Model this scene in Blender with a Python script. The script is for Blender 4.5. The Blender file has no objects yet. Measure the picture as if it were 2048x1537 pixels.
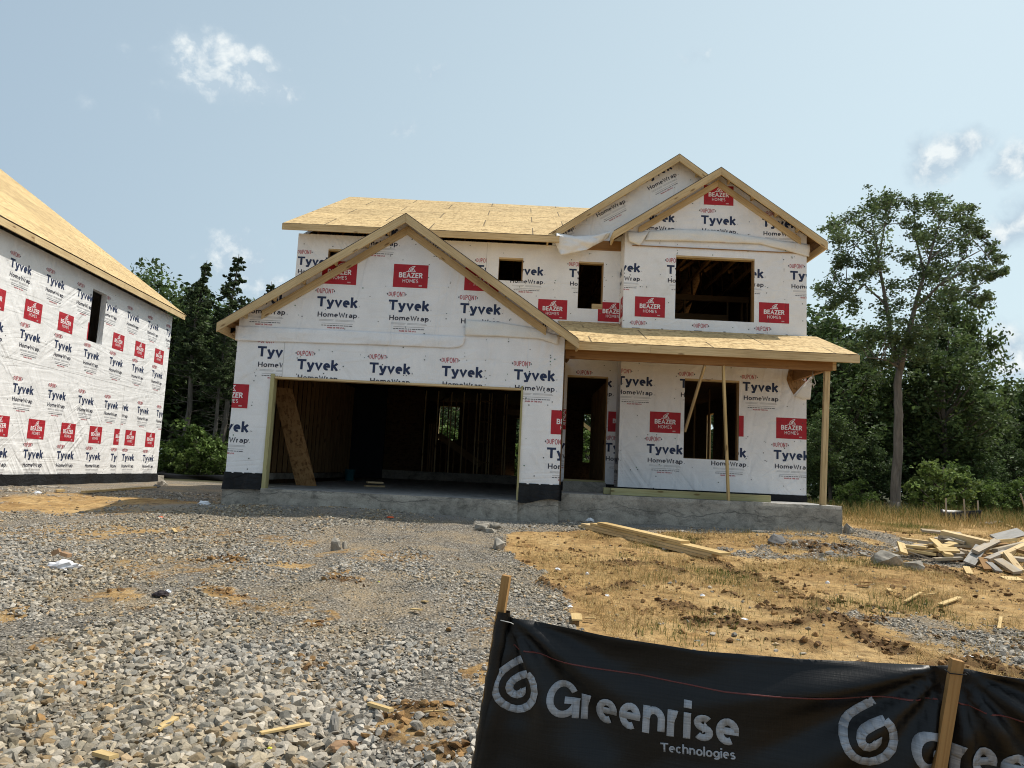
import bpy, bmesh, math, random
import numpy as np
from mathutils import Vector, Matrix
random.seed(7); RNG = np.random.default_rng(7)
SC = bpy.context.scene
COL = SC.collection
R_ = math.radians

# ------------------------------------------------------------------ camera
F, IW, IH = 1500.0, 2048.0, 1537.0
PITCH, ROLL = R_(6.73), R_(2.72)
cf = np.array([0, math.cos(PITCH), math.sin(PITCH)])
r0 = np.array([1.0, 0, 0]); u0 = np.cross(r0, cf)
cr = math.cos(ROLL) * r0 + math.sin(ROLL) * u0
cu = np.cross(cr, cf)
cam = bpy.data.cameras.new('camera'); camo = bpy.data.objects.new('camera', cam); COL.objects.link(camo)
cam.sensor_width = 36.0; cam.lens = F / IW * 36.0; cam.clip_start = 0.05; cam.clip_end = 3000
camo.matrix_world = Matrix(((cr[0], cu[0], -cf[0], 0), (cr[1], cu[1], -cf[1], 0), (cr[2], cu[2], -cf[2], 0), (0, 0, 0, 1)))
SC.camera = camo

def ray(x, y):
    return cr * ((x - IW / 2) / F) - cu * ((y - IH / 2) / F) + cf
def at(x, y, d):
    v = ray(x, y); return v * (d / v[1])

# ------------------------------------------------------------------ light and sky
SUN = Vector((0.54, 0.18, 1.0)).normalized()
SKY_STRENGTH, SUN_STRENGTH, EXPOSURE = 0.105, 3.8, 0.30
sl = bpy.data.lights.new('sun', 'SUN'); slo = bpy.data.objects.new('sun', sl); COL.objects.link(slo)
sl.energy = SUN_STRENGTH; sl.angle = R_(0.6); sl.color = (1.0, 0.95, 0.87)
slo.rotation_euler = SUN.to_track_quat('Z', 'Y').to_euler(); slo.location = (20, 10, 40)
SC.view_settings.view_transform = 'Standard'; SC.view_settings.look = 'None'
SC.view_settings.exposure = EXPOSURE; SC.view_settings.gamma = 1.0; SC.view_settings.use_curve_mapping = False
SC.cycles.filter_width = 1.05

def nd(nt, typ, ins=None, **attrs):
    n = nt.nodes.new(typ)
    for k, v in attrs.items(): setattr(n, k, v)
    for k, v in (ins or {}).items():
        s = n.inputs[k]
        if isinstance(v, bpy.types.NodeSocket): nt.links.new(v, s)
        else:
            if isinstance(v, (tuple, list)) and len(v) == 3 and s.type == 'RGBA': v = (*v, 1)
            s.default_value = v
    return n
def mixc(nt, f, a, b, blend='MIX'):
    n = nd(nt, 'ShaderNodeMix', {0: f, 6: a, 7: b}, data_type='RGBA', blend_type=blend); return n.outputs[2]
def ramp(nt, fac, stops, interp='LINEAR'):
    n = nd(nt, 'ShaderNodeValToRGB', {0: fac}); cr_ = n.color_ramp; cr_.interpolation = interp
    while len(cr_.elements) < len(stops): cr_.elements.new(0.5)
    for e, (p, c) in zip(cr_.elements, stops):
        e.position = p; e.color = (*c, 1) if len(c) == 3 else c
    return n.outputs[0]
def gray(v): return (v, v, v)
def mth(nt, op, a, b=0.0, c=0.0, clamp=False):
    n = nd(nt, 'ShaderNodeMath', {0: a, 1: b, 2: c}, operation=op); n.use_clamp = clamp; return n.outputs[0]
def vmul(nt, v, s):
    return nd(nt, 'ShaderNodeVectorMath', {0: v, 1: s}, operation='MULTIPLY').outputs[0]
def noise(nt, v, scale, detail=4, rough=0.55, dist=0.0):
    return nd(nt, 'ShaderNodeTexNoise', {'Vector': v, 'Scale': scale, 'Detail': detail, 'Roughness': rough, 'Distortion': dist}).outputs[0]

# world: physical sky with a few cumulus clouds fixed in world directions
world = bpy.data.worlds.new('World'); SC.world = world; world.use_nodes = True
wt = world.node_tree; wt.nodes.clear()
sky = nd(wt, 'ShaderNodeTexSky', sky_type='NISHITA', sun_disc=False)
sky.sun_elevation = math.asin(SUN.z); sky.sun_rotation = math.atan2(SUN.x, SUN.y)
sky.air_density = 1.0; sky.dust_density = 3.0; sky.ozone_density = 1.0; sky.altitude = 150
wdir = nd(wt, 'ShaderNodeTexCoord').outputs['Generated']
wn = nd(wt, 'ShaderNodeTexNoise', {'Vector': wdir, 'Scale': 34.0, 'Detail': 8.0, 'Roughness': 0.60, 'Distortion': 0.25}).outputs[0]
wdir2 = nd(wt, 'ShaderNodeVectorMath', {0: wdir, 1: (0.010, 0.0, 0.016)}, operation='ADD').outputs[0]
wn2 = nd(wt, 'ShaderNodeTexNoise', {'Vector': wdir2, 'Scale': 34.0, 'Detail': 8.0, 'Roughness': 0.60, 'Distortion': 0.25}).outputs[0]
# px, py, half width, half height (pixels of the photograph), tilt degrees, density
CLOUDS = [(450, 138, 78, 44, 0, 1.5), (510, 162, 62, 28, 10, 1.2), (395, 172, 50, 20, -5, .62), (475, 108, 50, 26, 0, 1.15),
          (872, 150, 42, 20, -10, .50), (802, 258, 38, 16, 0, .42), (1392, 112, 30, 20, -20, .42), (300, 215, 45, 22, 35, .32),
          (160, 198, 28, 18, 0, .30), (240, 98, 22, 14, 0, .33), (1005, 70, 22, 10, 0, .34),
          (1893, 310, 62, 34, -24, 1.15), (1836, 300, 26, 26, 0, .72), (1938, 290, 32, 26, 0, 1.0), (1852, 342, 40, 15, -10, .66),
          (2042, 322, 42, 34, -30, 1.05), (2034, 452, 58, 34, -30, 1.1), (2085, 424, 56, 42, 0, 1.05),
          (470, 505, 42, 40, -30, .95), (500, 540, 30, 50, 0, .8), (535, 575, 35, 25, 0, .9), (430, 530, 30, 30, 0, .6),
          (2010, 708, 62, 50, 10, 1.2), (1985, 745, 60, 22, 0, .9), (1960, 690, 30, 30, 0, .6), (690, 40, 30, 10, 20, .3)]
acc = None; shade = None
for (px, py, rx, ry, tl, dn) in CLOUDS:
    c = ray(px, py); L = float(np.linalg.norm(c)); c = c / L
    ex = np.cross(c, (0, 0, 1.0)); ex /= np.linalg.norm(ex); ez = np.cross(ex, c)
    a = R_(tl) ; ex2 = ex * math.cos(a) - ez * math.sin(a); ez2 = ex * math.sin(a) + ez * math.cos(a)
    kx, kz = F * L / rx / 1.15, F * L / ry / 1.15
    d = nd(wt, 'ShaderNodeVectorMath', {0: wdir, 1: tuple(c)}, operation='SUBTRACT').outputs[0]
    du = nd(wt, 'ShaderNodeVectorMath', {0: d, 1: tuple(ex2 * kx)}, operation='DOT_PRODUCT').outputs[1]
    dv = nd(wt, 'ShaderNodeVectorMath', {0: d, 1: tuple(ez2 * kz)}, operation='DOT_PRODUCT').outputs[1]
    dw = nd(wt, 'ShaderNodeVectorMath', {0: d, 1: tuple(c * 12)}, operation='DOT_PRODUCT').outputs[1]
    cv = nd(wt, 'ShaderNodeCombineXYZ', {0: du, 1: dv, 2: dw}).outputs[0]
    ln = nd(wt, 'ShaderNodeVectorMath', {0: cv}, operation='LENGTH').outputs[1]
    fo = nd(wt, 'ShaderNodeMapRange', {0: ln, 1: 0.0, 2: 1.7, 3: dn, 4: 0.0}).outputs[0]
    sh = mth(wt, 'MULTIPLY', fo, mth(wt, 'MULTIPLY_ADD', dv, 0.5, 0.5, True))
    acc = fo if acc is None else mth(wt, 'MAXIMUM', acc, fo)
    shade = sh if shade is None else mth(wt, 'MAXIMUM', shade, sh)
dens = mth(wt, 'ADD', acc, mth(wt, 'MULTIPLY_ADD', wn, 1.25, -0.66))
dens = nd(wt, 'ShaderNodeMapRange', {0: dens, 1: 0.10, 2: 0.85, 3: 0.0, 4: 1.0}, interpolation_type='SMOOTHSTEP').outputs[0]
dens = mth(wt, 'MULTIPLY', dens, mth(wt, 'MULTIPLY', acc, 4.0, 0, True))
lit = mth(wt, 'ADD', mth(wt, 'MULTIPLY_ADD', mth(wt, 'SUBTRACT', wn, wn2), 2.6, 0.05), mth(wt, 'MULTIPLY', shade, 0.72), 0, True)
K = 1.0 / SKY_STRENGTH
CB, CW = (0.415 * K, 0.515 * K, 0.60 * K), (0.72 * K, 0.765 * K, 0.775 * K)
ccol = ramp(wt, lit, [(0.22, (0, 0, 0)), (0.92, (1, 1, 1))])
ccol = mixc(wt, ccol, CB, CW)
# thin milky haze of a humid summer day, denser towards the horizon
sepz = nd(wt, 'ShaderNodeSeparateXYZ', {0: wdir}).outputs[2]
hz = nd(wt, 'ShaderNodeMapRange', {0: sepz, 1: 0.0, 2: 0.75, 3: 0.86, 4: 0.66}).outputs[0]
hside = nd(wt, 'ShaderNodeVectorMath', {0: wdir, 1: (0.78, 0.6, 0.2)}, operation='DOT_PRODUCT').outputs[1]
hcol = mixc(wt, nd(wt, 'ShaderNodeMapRange', {0: hside, 1: -0.1, 2: 0.9, 3: 0.0, 4: 1.0}).outputs[0], (0.35 * K, 0.455 * K, 0.55 * K), (0.60 * K, 0.735 * K, 0.77 * K))
skyc = mixc(wt, hz, sky.outputs[0], hcol)
skyc = mixc(wt, mth(wt, 'MULTIPLY', dens, 0.92), skyc, ccol)
bg = nd(wt, 'ShaderNodeBackground', {0: skyc, 1: SKY_STRENGTH})
wo = nd(wt, 'ShaderNodeOutputWorld', {0: bg.outputs[0]})

# ------------------------------------------------------------------ materials
def material(name, rough=0.8, spec=0.3):
    m = bpy.data.materials.new(name); m.use_nodes = True
    nt = m.node_tree; b = nt.nodes['Principled BSDF']
    b.inputs['Roughness'].default_value = rough; b.inputs['Specular IOR Level'].default_value = spec
    return m, nt, b
def bump(nt, b, h, strength, dist):
    n = nd(nt, 'ShaderNodeBump', {'Strength': strength, 'Distance': dist, 'Height': h}); nt.links.new(n.outputs[0], b.inputs['Normal']); return n
def setc(nt, b, c):
    if isinstance(c, bpy.types.NodeSocket): nt.links.new(c, b.inputs['Base Color'])
    else: b.inputs['Base Color'].default_value = (*c, 1)
M = {}
def simple(name, col, rough=0.7, var=0.25, scale=6, spec=0.3):
    m, nt, b = material(name, rough, spec)
    v = nd(nt, 'ShaderNodeTexCoord').outputs['Object']
    n = noise(nt, v, scale, 5)
    setc(nt, b, ramp(nt, n, [(0.25, tuple(c * (1 - var) for c in col)), (0.75, tuple(min(1, c * (1 + var)) for c in col))]))
    M[name] = m; return m

def wrinkles(nt, b, v, amount, dist):
    """long soft pulls running slantwise between fasteners, a few vertical ones, and a faint crackle"""
    sp = nd(nt, 'ShaderNodeSeparateXYZ', {0: v}); p = mth(nt, 'ADD', sp.outputs[0], sp.outputs[1]); z = sp.outputs[2]
    def pull(ang, along, across, seed, detail=2.5):
        ca, sa = math.cos(R_(ang)), math.sin(R_(ang))
        a = mth(nt, 'ADD', mth(nt, 'MULTIPLY', p, ca * along), mth(nt, 'MULTIPLY', z, sa * along)); c = mth(nt, 'ADD', mth(nt, 'MULTIPLY', p, -sa * across), mth(nt, 'MULTIPLY', z, ca * across))
        cv = nd(nt, 'ShaderNodeCombineXYZ', {0: a, 1: c, 2: seed}).outputs[0]
        n = nd(nt, 'ShaderNodeTexNoise', {'Vector': cv, 'Scale': 1.0, 'Detail': detail, 'Roughness': 0.45, 'Distortion': 1.1}).outputs[0]
        return nd(nt, 'ShaderNodeMapRange', {0: mth(nt, 'ABSOLUTE', mth(nt, 'SUBTRACT', n, 0.5)), 1: 0.0, 2: 0.17, 3: 0.0, 4: 1.0}, interpolation_type='SMOOTHSTEP').outputs[0]
    m1, m2 = noise(nt, v, 0.5, 2), noise(nt, v, 0.42, 2, 0.5, 0.7)
    h = mth(nt, 'MULTIPLY', pull(34, .42, 2.0, 1.3), ramp(nt, m1, [(0.45, gray(0.0)), (0.66, gray(1.0))]))
    h = mth(nt, 'ADD', h, mth(nt, 'MULTIPLY', pull(-52, .45, 2.2, 7.7), ramp(nt, m2, [(0.46, gray(0.0)), (0.66, gray(0.9))])))
    h = mth(nt, 'ADD', h, mth(nt, 'MULTIPLY', pull(84, .40, 1.9, 4.1), 0.8))
    h = mth(nt, 'ADD', h, mth(nt, 'MULTIPLY', pull(3, .5, 3.5, 9.4), 0.3))
    h = mth(nt, 'ADD', h, mth(nt, 'MULTIPLY', noise(nt, v, 30, 3, 0.6), 0.10))
    bump(nt, b, h, amount, dist)
def wrap_mat(name, amount, dist, base):
    m, nt, b = material(name, 0.62, 0.25)
    v = nd(nt, 'ShaderNodeTexCoord').outputs['Object']
    wrinkles(nt, b, v, amount, dist)
    st = noise(nt, v, 2.2, 6, 0.65); sp = noise(nt, v, 60, 3, 0.7)
    c = ramp(nt, st, [(0.28, tuple(x * 0.90 for x in base)), (0.62, base)])
    c = mixc(nt, 0.5, c, ramp(nt, sp, [(0.3, gray(0.80)), (0.62, gray(1.0))]), 'MULTIPLY')
    dirt = noise(nt, v, 0.8, 7, 0.7)
    c = mixc(nt, ramp(nt, dirt, [(0.60, gray(0)), (0.80, gray(0.35))]), c, (0.50, 0.46, 0.38))
    setc(nt, b, c); M[name] = m; return m
wrap_mat('wrap', 0.8, 0.016, (0.88, 0.87, 0.86))
wrap_mat('wrap_creased', 1.0, 0.014, (0.84, 0.83, 0.81))
wrap_mat('wrap_back', 0.6, 0.012, (0.84, 0.82, 0.77))
for n_, c_ in (('ink_navy', (0.022, 0.035, 0.085)), ('ink_dark', (0.03, 0.03, 0.05)), ('ink_red', (0.42, 0.035, 0.05)), ('ink_box', (0.40, 0.018, 0.028)),
               ('ink_white', (0.80, 0.78, 0.77)), ('ink_grey', (0.42, 0.42, 0.43)), ('staple', (0.05, 0.06, 0.06)), ('staple_green', (0.05, 0.16, 0.08)), ('seam', (0.55, 0.54, 0.52))):
    m_ = simple(n_, c_, 0.6, 0.12, 9); t_ = m_.node_tree; wrinkles(t_, t_.nodes['Principled BSDF'], nd(t_, 'ShaderNodeTexCoord').outputs['Object'], 0.7, 0.013)

def osb_mat(name, base, lines=True):
    m, nt, b = material(name, 0.75, 0.2)
    uv = nd(nt, 'ShaderNodeUVMap').outputs[0]
    w = nd(nt, 'ShaderNodeTexNoise', {'Vector': vmul(nt, uv, (1.0, 2.6, 1)), 'Scale': 9.0, 'Detail': 6, 'Roughness': 0.7, 'Distortion': 0.8}).outputs[0]
    vo = nd(nt, 'ShaderNodeTexVoronoi', {'Vector': vmul(nt, uv, (9, 26, 1)), 'Scale': 1.0, 'Randomness': 1.0})
    vo2 = nd(nt, 'ShaderNodeTexVoronoi', {'Vector': vmul(nt, uv, (22, 9, 1)), 'Scale': 1.0})
    sx = nd(nt, 'ShaderNodeSeparateColor', {0: vo.outputs['Color']}).outputs[0]
    sx2 = nd(nt, 'ShaderNodeSeparateColor', {0: vo2.outputs['Color']}).outputs[1]
    mixv = mth(nt, 'ADD', mth(nt, 'MULTIPLY', sx, 0.38), mth(nt, 'ADD', mth(nt, 'MULTIPLY', sx2, 0.22), mth(nt, 'MULTIPLY', w, 0.4)))
    c = ramp(nt, mixv, [(0.22, tuple(x * y for x, y in zip(base, (0.42, 0.35, 0.28)))), (0.46, base), (0.8, tuple(min(1, x * y) for x, y in zip(base, (1.28, 1.33, 1.45))))])
    lo = noise(nt, uv, 0.7, 4)
    c = mixc(nt, 1.0, c, ramp(nt, lo, [(0.3, gray(0.86)), (0.7, gray(1.0))]), 'MULTIPLY')
    h = mixv
    if lines:
        br = nd(nt, 'ShaderNodeTexBrick', {'Vector': uv, 'Scale': 1.0, 'Mortar Size': 0.018, 'Mortar Smooth': 0.3, 'Bias': 0.0, 'Brick Width': 2.44, 'Row Height': 1.22,
                                         'Color1': gray(1.0), 'Color2': gray(0.80), 'Mortar': gray(0.16)}, offset=0.5, offset_frequency=2)
        c = mixc(nt, 0.85, c, br.outputs[0], 'MULTIPLY')
        st = nd(nt, 'ShaderNodeTexBrick', {'Vector': uv, 'Scale': 1.0, 'Mortar Size': 0.010, 'Brick Width': 30.0, 'Row Height': 0.61, 'Color1': gray(1), 'Color2': gray(1), 'Mortar': gray(0.86)})
        c = mixc(nt, 0.5, c, st.outputs[0], 'MULTIPLY')
        # nail heads along the rafters and a few scuffs
        nv = nd(nt, 'ShaderNodeTexVoronoi', {'Vector': uv, 'Scale': 1.3}).outputs[0]
        c = mixc(nt, ramp(nt, nv, [(0.028, gray(0.75)), (0.045, gray(0))]), c, (0.10, 0.07, 0.04))
    setc(nt, b, c); bump(nt, b, h, 0.35, 0.004)
    M[name] = m
osb_mat('osb_roof', (0.60, 0.425, 0.20)); osb_mat('osb', (0.30, 0.165, 0.065), False); osb_mat('osb_shaded', (0.115, 0.062, 0.026), False)  # last one: the same board darkened, indoor gloom put into its colour

def lumber_mat(name, base, knots=True, wear=0.0, green=0.0):
    m, nt, b = material(name, 0.72, 0.25)
    uv = nd(nt, 'ShaderNodeUVMap').outputs[0]
    g = nd(nt, 'ShaderNodeTexNoise', {'Vector': vmul(nt, uv, (1.2, 34, 1)), 'Scale': 1.0, 'Detail': 6, 'Roughness': 0.6, 'Distortion': 1.6}).outputs[0]
    lo = noise(nt, vmul(nt, uv, (0.7, 1.6, 1)), 1.0, 5)
    c = ramp(nt, g, [(0.25, tuple(x * y for x, y in zip(base, (0.70, 0.62, 0.52)))), (0.55, base), (0.85, tuple(min(1, x * y) for x, y in zip(base, (1.15, 1.17, 1.2))))])
    c = mixc(nt, 1.0, c, ramp(nt, lo, [(0.3, (0.70, 0.66, 0.60)), (0.6, gray(1.0))]), 'MULTIPLY')
    if knots:
        kv = nd(nt, 'ShaderNodeTexVoronoi', {'Vector': vmul(nt, uv, (2.1, 7, 1)), 'Scale': 1.0}).outputs[0]
        c = mixc(nt, ramp(nt, kv, [(0.09, gray(0.85)), (0.17, gray(0))]), c, tuple(x * y for x, y in zip(base, (0.30, 0.22, 0.15))))
    if wear > 0:
        wv = noise(nt, vmul(nt, uv, (1.5, 6, 1)), 1.0, 6, 0.7)
        c = mixc(nt, ramp(nt, wv, [(0.40, gray(0)), (0.62, gray(wear))]), c, (0.36, 0.34, 0.31))
    setc(nt, b, c); bump(nt, b, g, 0.3, 0.003); M[name] = m
lumber_mat('pine', (0.66, 0.50, 0.275)); lumber_mat('pine_fresh', (0.64, 0.47, 0.22)); lumber_mat('pine_dark', (0.30, 0.165, 0.06)); lumber_mat('pine_shaded', (0.30, 0.185, 0.085))  # last pine, and dark pine on the trusses: indoor gloom put into the colour
lumber_mat('lvl', (0.33, 0.175, 0.065)); lumber_mat('pine_worn', (0.44, 0.35, 0.23), True, 0.8); lumber_mat('plywood_grey', (0.27, 0.26, 0.24), False, 0.7)
lumber_mat('treated', (0.43, 0.395, 0.20)); lumber_mat('stake_wood', (0.42, 0.24, 0.09))

def concrete_mat(name, base, wet=0.4):
    m, nt, b = material(name, 0.85, 0.25)
    v = nd(nt, 'ShaderNodeTexCoord').outputs['Object']
    a = noise(nt, v, 1.6, 8, 0.68, 0.6); f_ = noise(nt, v, 40, 4, 0.7)
    c = ramp(nt, a, [(0.30, tuple(x * (1 - wet) for x in base)), (0.52, base), (0.75, tuple(x * 1.2 for x in base))])
    bl = noise(nt, vmul(nt, v, (1, 1, 1.6)), 4.5, 7, 0.75, 0.8)
    c = mixc(nt, 0.9, c, ramp(nt, bl, [(0.34, gray(0.45)), (0.50, gray(0.95)), (0.7, gray(1.15))]), 'MULTIPLY')
    c = mixc(nt, 0.7, c, ramp(nt, f_, [(0.3, gray(0.62)), (0.6, gray(1.0))]), 'MULTIPLY')
    # ragged pour line that runs along the form
    sp = nd(nt, 'ShaderNodeSeparateXYZ', {0: v})
    ln = mth(nt, 'ADD', sp.outputs[2], mth(nt, 'MULTIPLY_ADD', noise(nt, vmul(nt, v, (0.42, 0.42, 0.1)), 1.0, 8, 0.62), 1.0, -0.78))
    ln = mth(nt, 'ABSOLUTE', ln)
    lk = mth(nt, 'MULTIPLY', ramp(nt, ln, [(0.003, gray(1)), (0.014, gray(0))]), mth(nt, 'MULTIPLY', noise(nt, vmul(nt, v, (2.2, 2.2, 2)), 1.0, 4), 1.0))
    c = mixc(nt, lk, c, (0.05, 0.05, 0.048))
    h = mth(nt, 'ADD', a, mth(nt, 'MULTIPLY', f_, 0.35))
    setc(nt, b, c); bump(nt, b, h, 0.6, 0.02); M[name] = m
concrete_mat('concrete', (0.40, 0.365, 0.305), .4); concrete_mat('concrete_slab', (0.40, 0.39, 0.37), 0.2)
m_, nt_, b_ = material('black_plastic', 0.55, 0.22)
v_ = nd(nt_, 'ShaderNodeTexCoord').outputs['Object']
setc(nt_, b_, ramp(nt_, noise(nt_, v_, 3, 6, 0.7), [(0.35, (0.006, 0.006, 0.007)), (0.75, (0.018, 0.018, 0.018))]))
bump(nt_, b_, noise(nt_, vmul(nt_, v_, (1, 1, 3)), 3, 5, 0.6, 1.0), 0.6, 0.06); M['black_plastic'] = m_

# woven silt fence cloth
def cloth_mat(name, base, streak):
    m, nt, b = material(name, 0.5, 0.34)
    uv = nd(nt, 'ShaderNodeUVMap').outputs[0]
    s = nd(nt, 'ShaderNodeTexNoise', {'Vector': vmul(nt, uv, (3, 150, 1)), 'Scale': 1.0, 'Detail': 5, 'Roughness': 0.75}).outputs[0]
    s2 = nd(nt, 'ShaderNodeTexNoise', {'Vector': vmul(nt, uv, (140, 9, 1)), 'Scale': 1.0, 'Detail': 3, 'Roughness': 0.6}).outputs[0]
    lo = noise(nt, uv, 2.2, 5, 0.6)
    k = mth(nt, 'ADD', mth(nt, 'MULTIPLY', s, 0.55), mth(nt, 'ADD', mth(nt, 'MULTIPLY', s2, 0.2), mth(nt, 'MULTIPLY', lo, 0.25)))
    setc(nt, b, ramp(nt, k, [(0.36, tuple(x * (1 - streak) for x in base)), (0.62, tuple(x * (1 + streak) for x in base))]))
    b.inputs['Roughness'].default_value = 0.40
    bump(nt, b, mth(nt, 'ADD', s, mth(nt, 'MULTIPLY', s2, 0.6)), 0.35, 0.003); M[name] = m
cloth_mat('silt_cloth', (0.0050, 0.0048, 0.0046), 0.9); cloth_mat('silt_print', (0.32, 0.335, 0.36), 0.38); cloth_mat('silt_thread', (0.13, 0.035, 0.03), 0.2)

# ground: gravel / clay / damp grey fines by vertex masks
def ground_mat():
    m, nt, b = material('ground_mix', 0.95, 0.12)
    v = nd(nt, 'ShaderNodeNewGeometry').outputs['Position']
    A = lambda n_: nd(nt, 'ShaderNodeAttribute', attribute_name=n_).outputs['Fac']
    n1 = noise(nt, v, 1.1, 8, 0.7, 0.4); n2 = noise(nt, v, 9, 7, 0.72); n3 = noise(nt, v, 55, 4, 0.7)
    clay = ramp(nt, n1, [(0.30, (0.33, 0.195, 0.080)), (0.50, (0.54, 0.355, 0.158)), (0.72, (0.68, 0.49, 0.25))])
    clay = mixc(nt, 0.85, clay, ramp(nt, n2, [(0.30, (0.30, 0.26, 0.22)), (0.48, gray(0.85)), (0.72, (1.25, 1.2, 1.08))]), 'MULTIPLY')
    mid = nd(nt, 'ShaderNodeTexNoise', {'Vector': vmul(nt, v, (1.0, 1.7, 1.0)), 'Scale': 3.4, 'Detail': 7, 'Roughness': 0.68, 'Distortion': 0.9}).outputs[0]
    clay = mixc(nt, 0.8, clay, ramp(nt, mid, [(0.34, (0.42, 0.35, 0.29)), (0.48, (0.88, 0.84, 0.80)), (0.66, (1.12, 1.1, 1.05))]), 'MULTIPLY')
    clay = mixc(nt, 0.6, clay, ramp(nt, n3, [(0.3, gray(0.55)), (0.6, gray(1.0))]), 'MULTIPLY')
    straw = nd(nt, 'ShaderNodeTexNoise', {'Vector': vmul(nt, v, (1.0, 3.0, 1)), 'Scale': 22, 'Detail': 5, 'Roughness': 0.75, 'Distortion': 1.5}).outputs[0]
    clay = mixc(nt, mth(nt, 'MULTIPLY', ramp(nt, straw, [(0.52, gray(0)), (0.66, gray(0.8))]), A('straw')), clay, (0.44, 0.33, 0.15))
    vo = nd(nt, 'ShaderNodeTexVoronoi', {'Vector': v, 'Scale': 30.0}); vc = nd(nt, 'ShaderNodeSeparateColor', {0: vo.outputs['Color']}).outputs[0]
    vo2 = nd(nt, 'ShaderNodeTexVoronoi', {'Vector': v, 'Scale': 68.0}); vc2 = nd(nt, 'ShaderNodeSeparateColor', {0: vo2.outputs['Color']}).outputs[1]
    gcol = ramp(nt, mth(nt, 'ADD', mth(nt, 'MULTIPLY', vc, 0.5), mth(nt, 'MULTIPLY', vc2, 0.5)), [(0.1, (0.15, 0.130, 0.105)), (0.5, (0.33, 0.295, 0.245)), (0.9, (0.58, 0.525, 0.44))])
    ed = ramp(nt, vo.outputs['Distance'], [(0.25, gray(1)), (0.62, gray(0.40))])
    gcol = mixc(nt, 0.9, gcol, ed, 'MULTIPLY')
    gcol = mixc(nt, ramp(nt, n1, [(0.44, gray(0)), (0.64, gray(0.65))]), gcol, (0.40, 0.30, 0.18))
    gm = nd(nt, 'ShaderNodeMapRange', {0: mth(nt, 'ADD', A('gravel'), mth(nt, 'MULTIPLY_ADD', n2, 1.7, -0.85)), 1: 0.34, 2: 0.66, 3: 0.0, 4: 1.0}).outputs[0]
    c = mixc(nt, gm, clay, gcol)
    c = mixc(nt, mth(nt, 'MULTIPLY', A('fines'), ramp(nt, n2, [(0.3, gray(0.6)), (0.6, gray(1.0))])), c, mixc(nt, 0.8, (0.33, 0.325, 0.305), ramp(nt, n3, [(0.3, gray(0.5)), (0.65, gray(1.1))]), 'MULTIPLY'))
    c = mixc(nt, mth(nt, 'MULTIPLY', A('mud'), ramp(nt, n2, [(0.35, gray(0.3)), (0.55, gray(1.0))])), c, (0.095, 0.052, 0.024))
    c = mixc(nt, A('litter'), c, (0.045, 0.045, 0.022))
    h = mth(nt, 'ADD', mth(nt, 'MULTIPLY', n2, 0.6), mth(nt, 'MULTIPLY', n3, 0.25)); h = mth(nt, 'ADD', h, mth(nt, 'MULTIPLY', mth(nt, 'MULTIPLY', vo.outputs['Distance'], gm), -0.5))
    setc(nt, b, c); bump(nt, b, h, 1.0, 0.07); M['ground_mix'] = m
ground_mat()

def tint_mat(name, rough=0.85, translucent=0.0, spec=0.2, nscale=0, namt=0.3):
    m, nt, b = material(name, rough, spec)
    c = nd(nt, 'ShaderNodeAttribute', attribute_name='tint').outputs['Color']
    if nscale:
        v = nd(nt, 'ShaderNodeTexCoord').outputs['Object']
        c = mixc(nt, 1.0, c, ramp(nt, noise(nt, v, nscale, 5, 0.7), [(0.3, gray(1 - namt)), (0.7, gray(1 + namt * 0.5))]), 'MULTIPLY')
        bump(nt, b, noise(nt, v, nscale * 1.5, 5, 0.7), 0.5, 0.01)
    setc(nt, b, c)
    if translucent:
        tr = nd(nt, 'ShaderNodeBsdfTranslucent', {0: c}); mx = nd(nt, 'ShaderNodeMixShader', {0: translucent, 1: b.outputs[0], 2: tr.outputs[0]})
        nt.links.new(mx.outputs[0], nt.nodes['Material Output'].inputs[0])
    M[name] = m
tint_mat('stone', 0.9, 0, 0.2, 60, 0.25); tint_mat('boulder', 0.9, 0, 0.2, 7, 0.45); tint_mat('leaf', 0.6, 0.38, 0.25); tint_mat('grass_blade', 0.8, 0.2, 0.15)
def bark_mat(name, base):
    m, nt, b = material(name, 0.95, 0.1)
    v = nd(nt, 'ShaderNodeTexCoord').outputs['Object']
    n = noise(nt, vmul(nt, v, (9, 9, 1.3)), 1.0, 6, 0.7, 0.6)
    setc(nt, b, ramp(nt, n, [(0.3, tuple(x * 0.45 for x in base)), (0.7, tuple(x * 1.25 for x in base))])); bump(nt, b, n, 0.9, 0.04); M[name] = m
bark_mat('bark', (0.15, 0.13, 0.11)); bark_mat('bark_grey', (0.165, 0.148, 0.128))
simple('white_sack', (0.72, 0.70, 0.70), 0.7, 0.12, 14); simple('white_paper', (0.78, 0.79, 0.81), 0.7, 0.08, 8); simple('cardboard', (0.33, 0.20, 0.11), 0.85, 0.25, 10)
simple('bucket_teal', (0.03, 0.14, 0.16), 0.4, 0.1); simple('orange_paint', (0.75, 0.14, 0.05), 0.8, 0.2, 20); simple('yellow_scrap', (0.62, 0.60, 0.06), 0.6, 0.1)
simple('twine', (0.62, 0.60, 0.55), 0.8, 0.1); simple('rope_black', (0.015, 0.015, 0.017), 0.6, 0.1); simple('dark_wrap', (0.02, 0.022, 0.03), 0.6, 0.3, 2); simple('wrapper_dark', (0.03, 0.02, 0.02), 0.4, 0.3)
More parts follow.
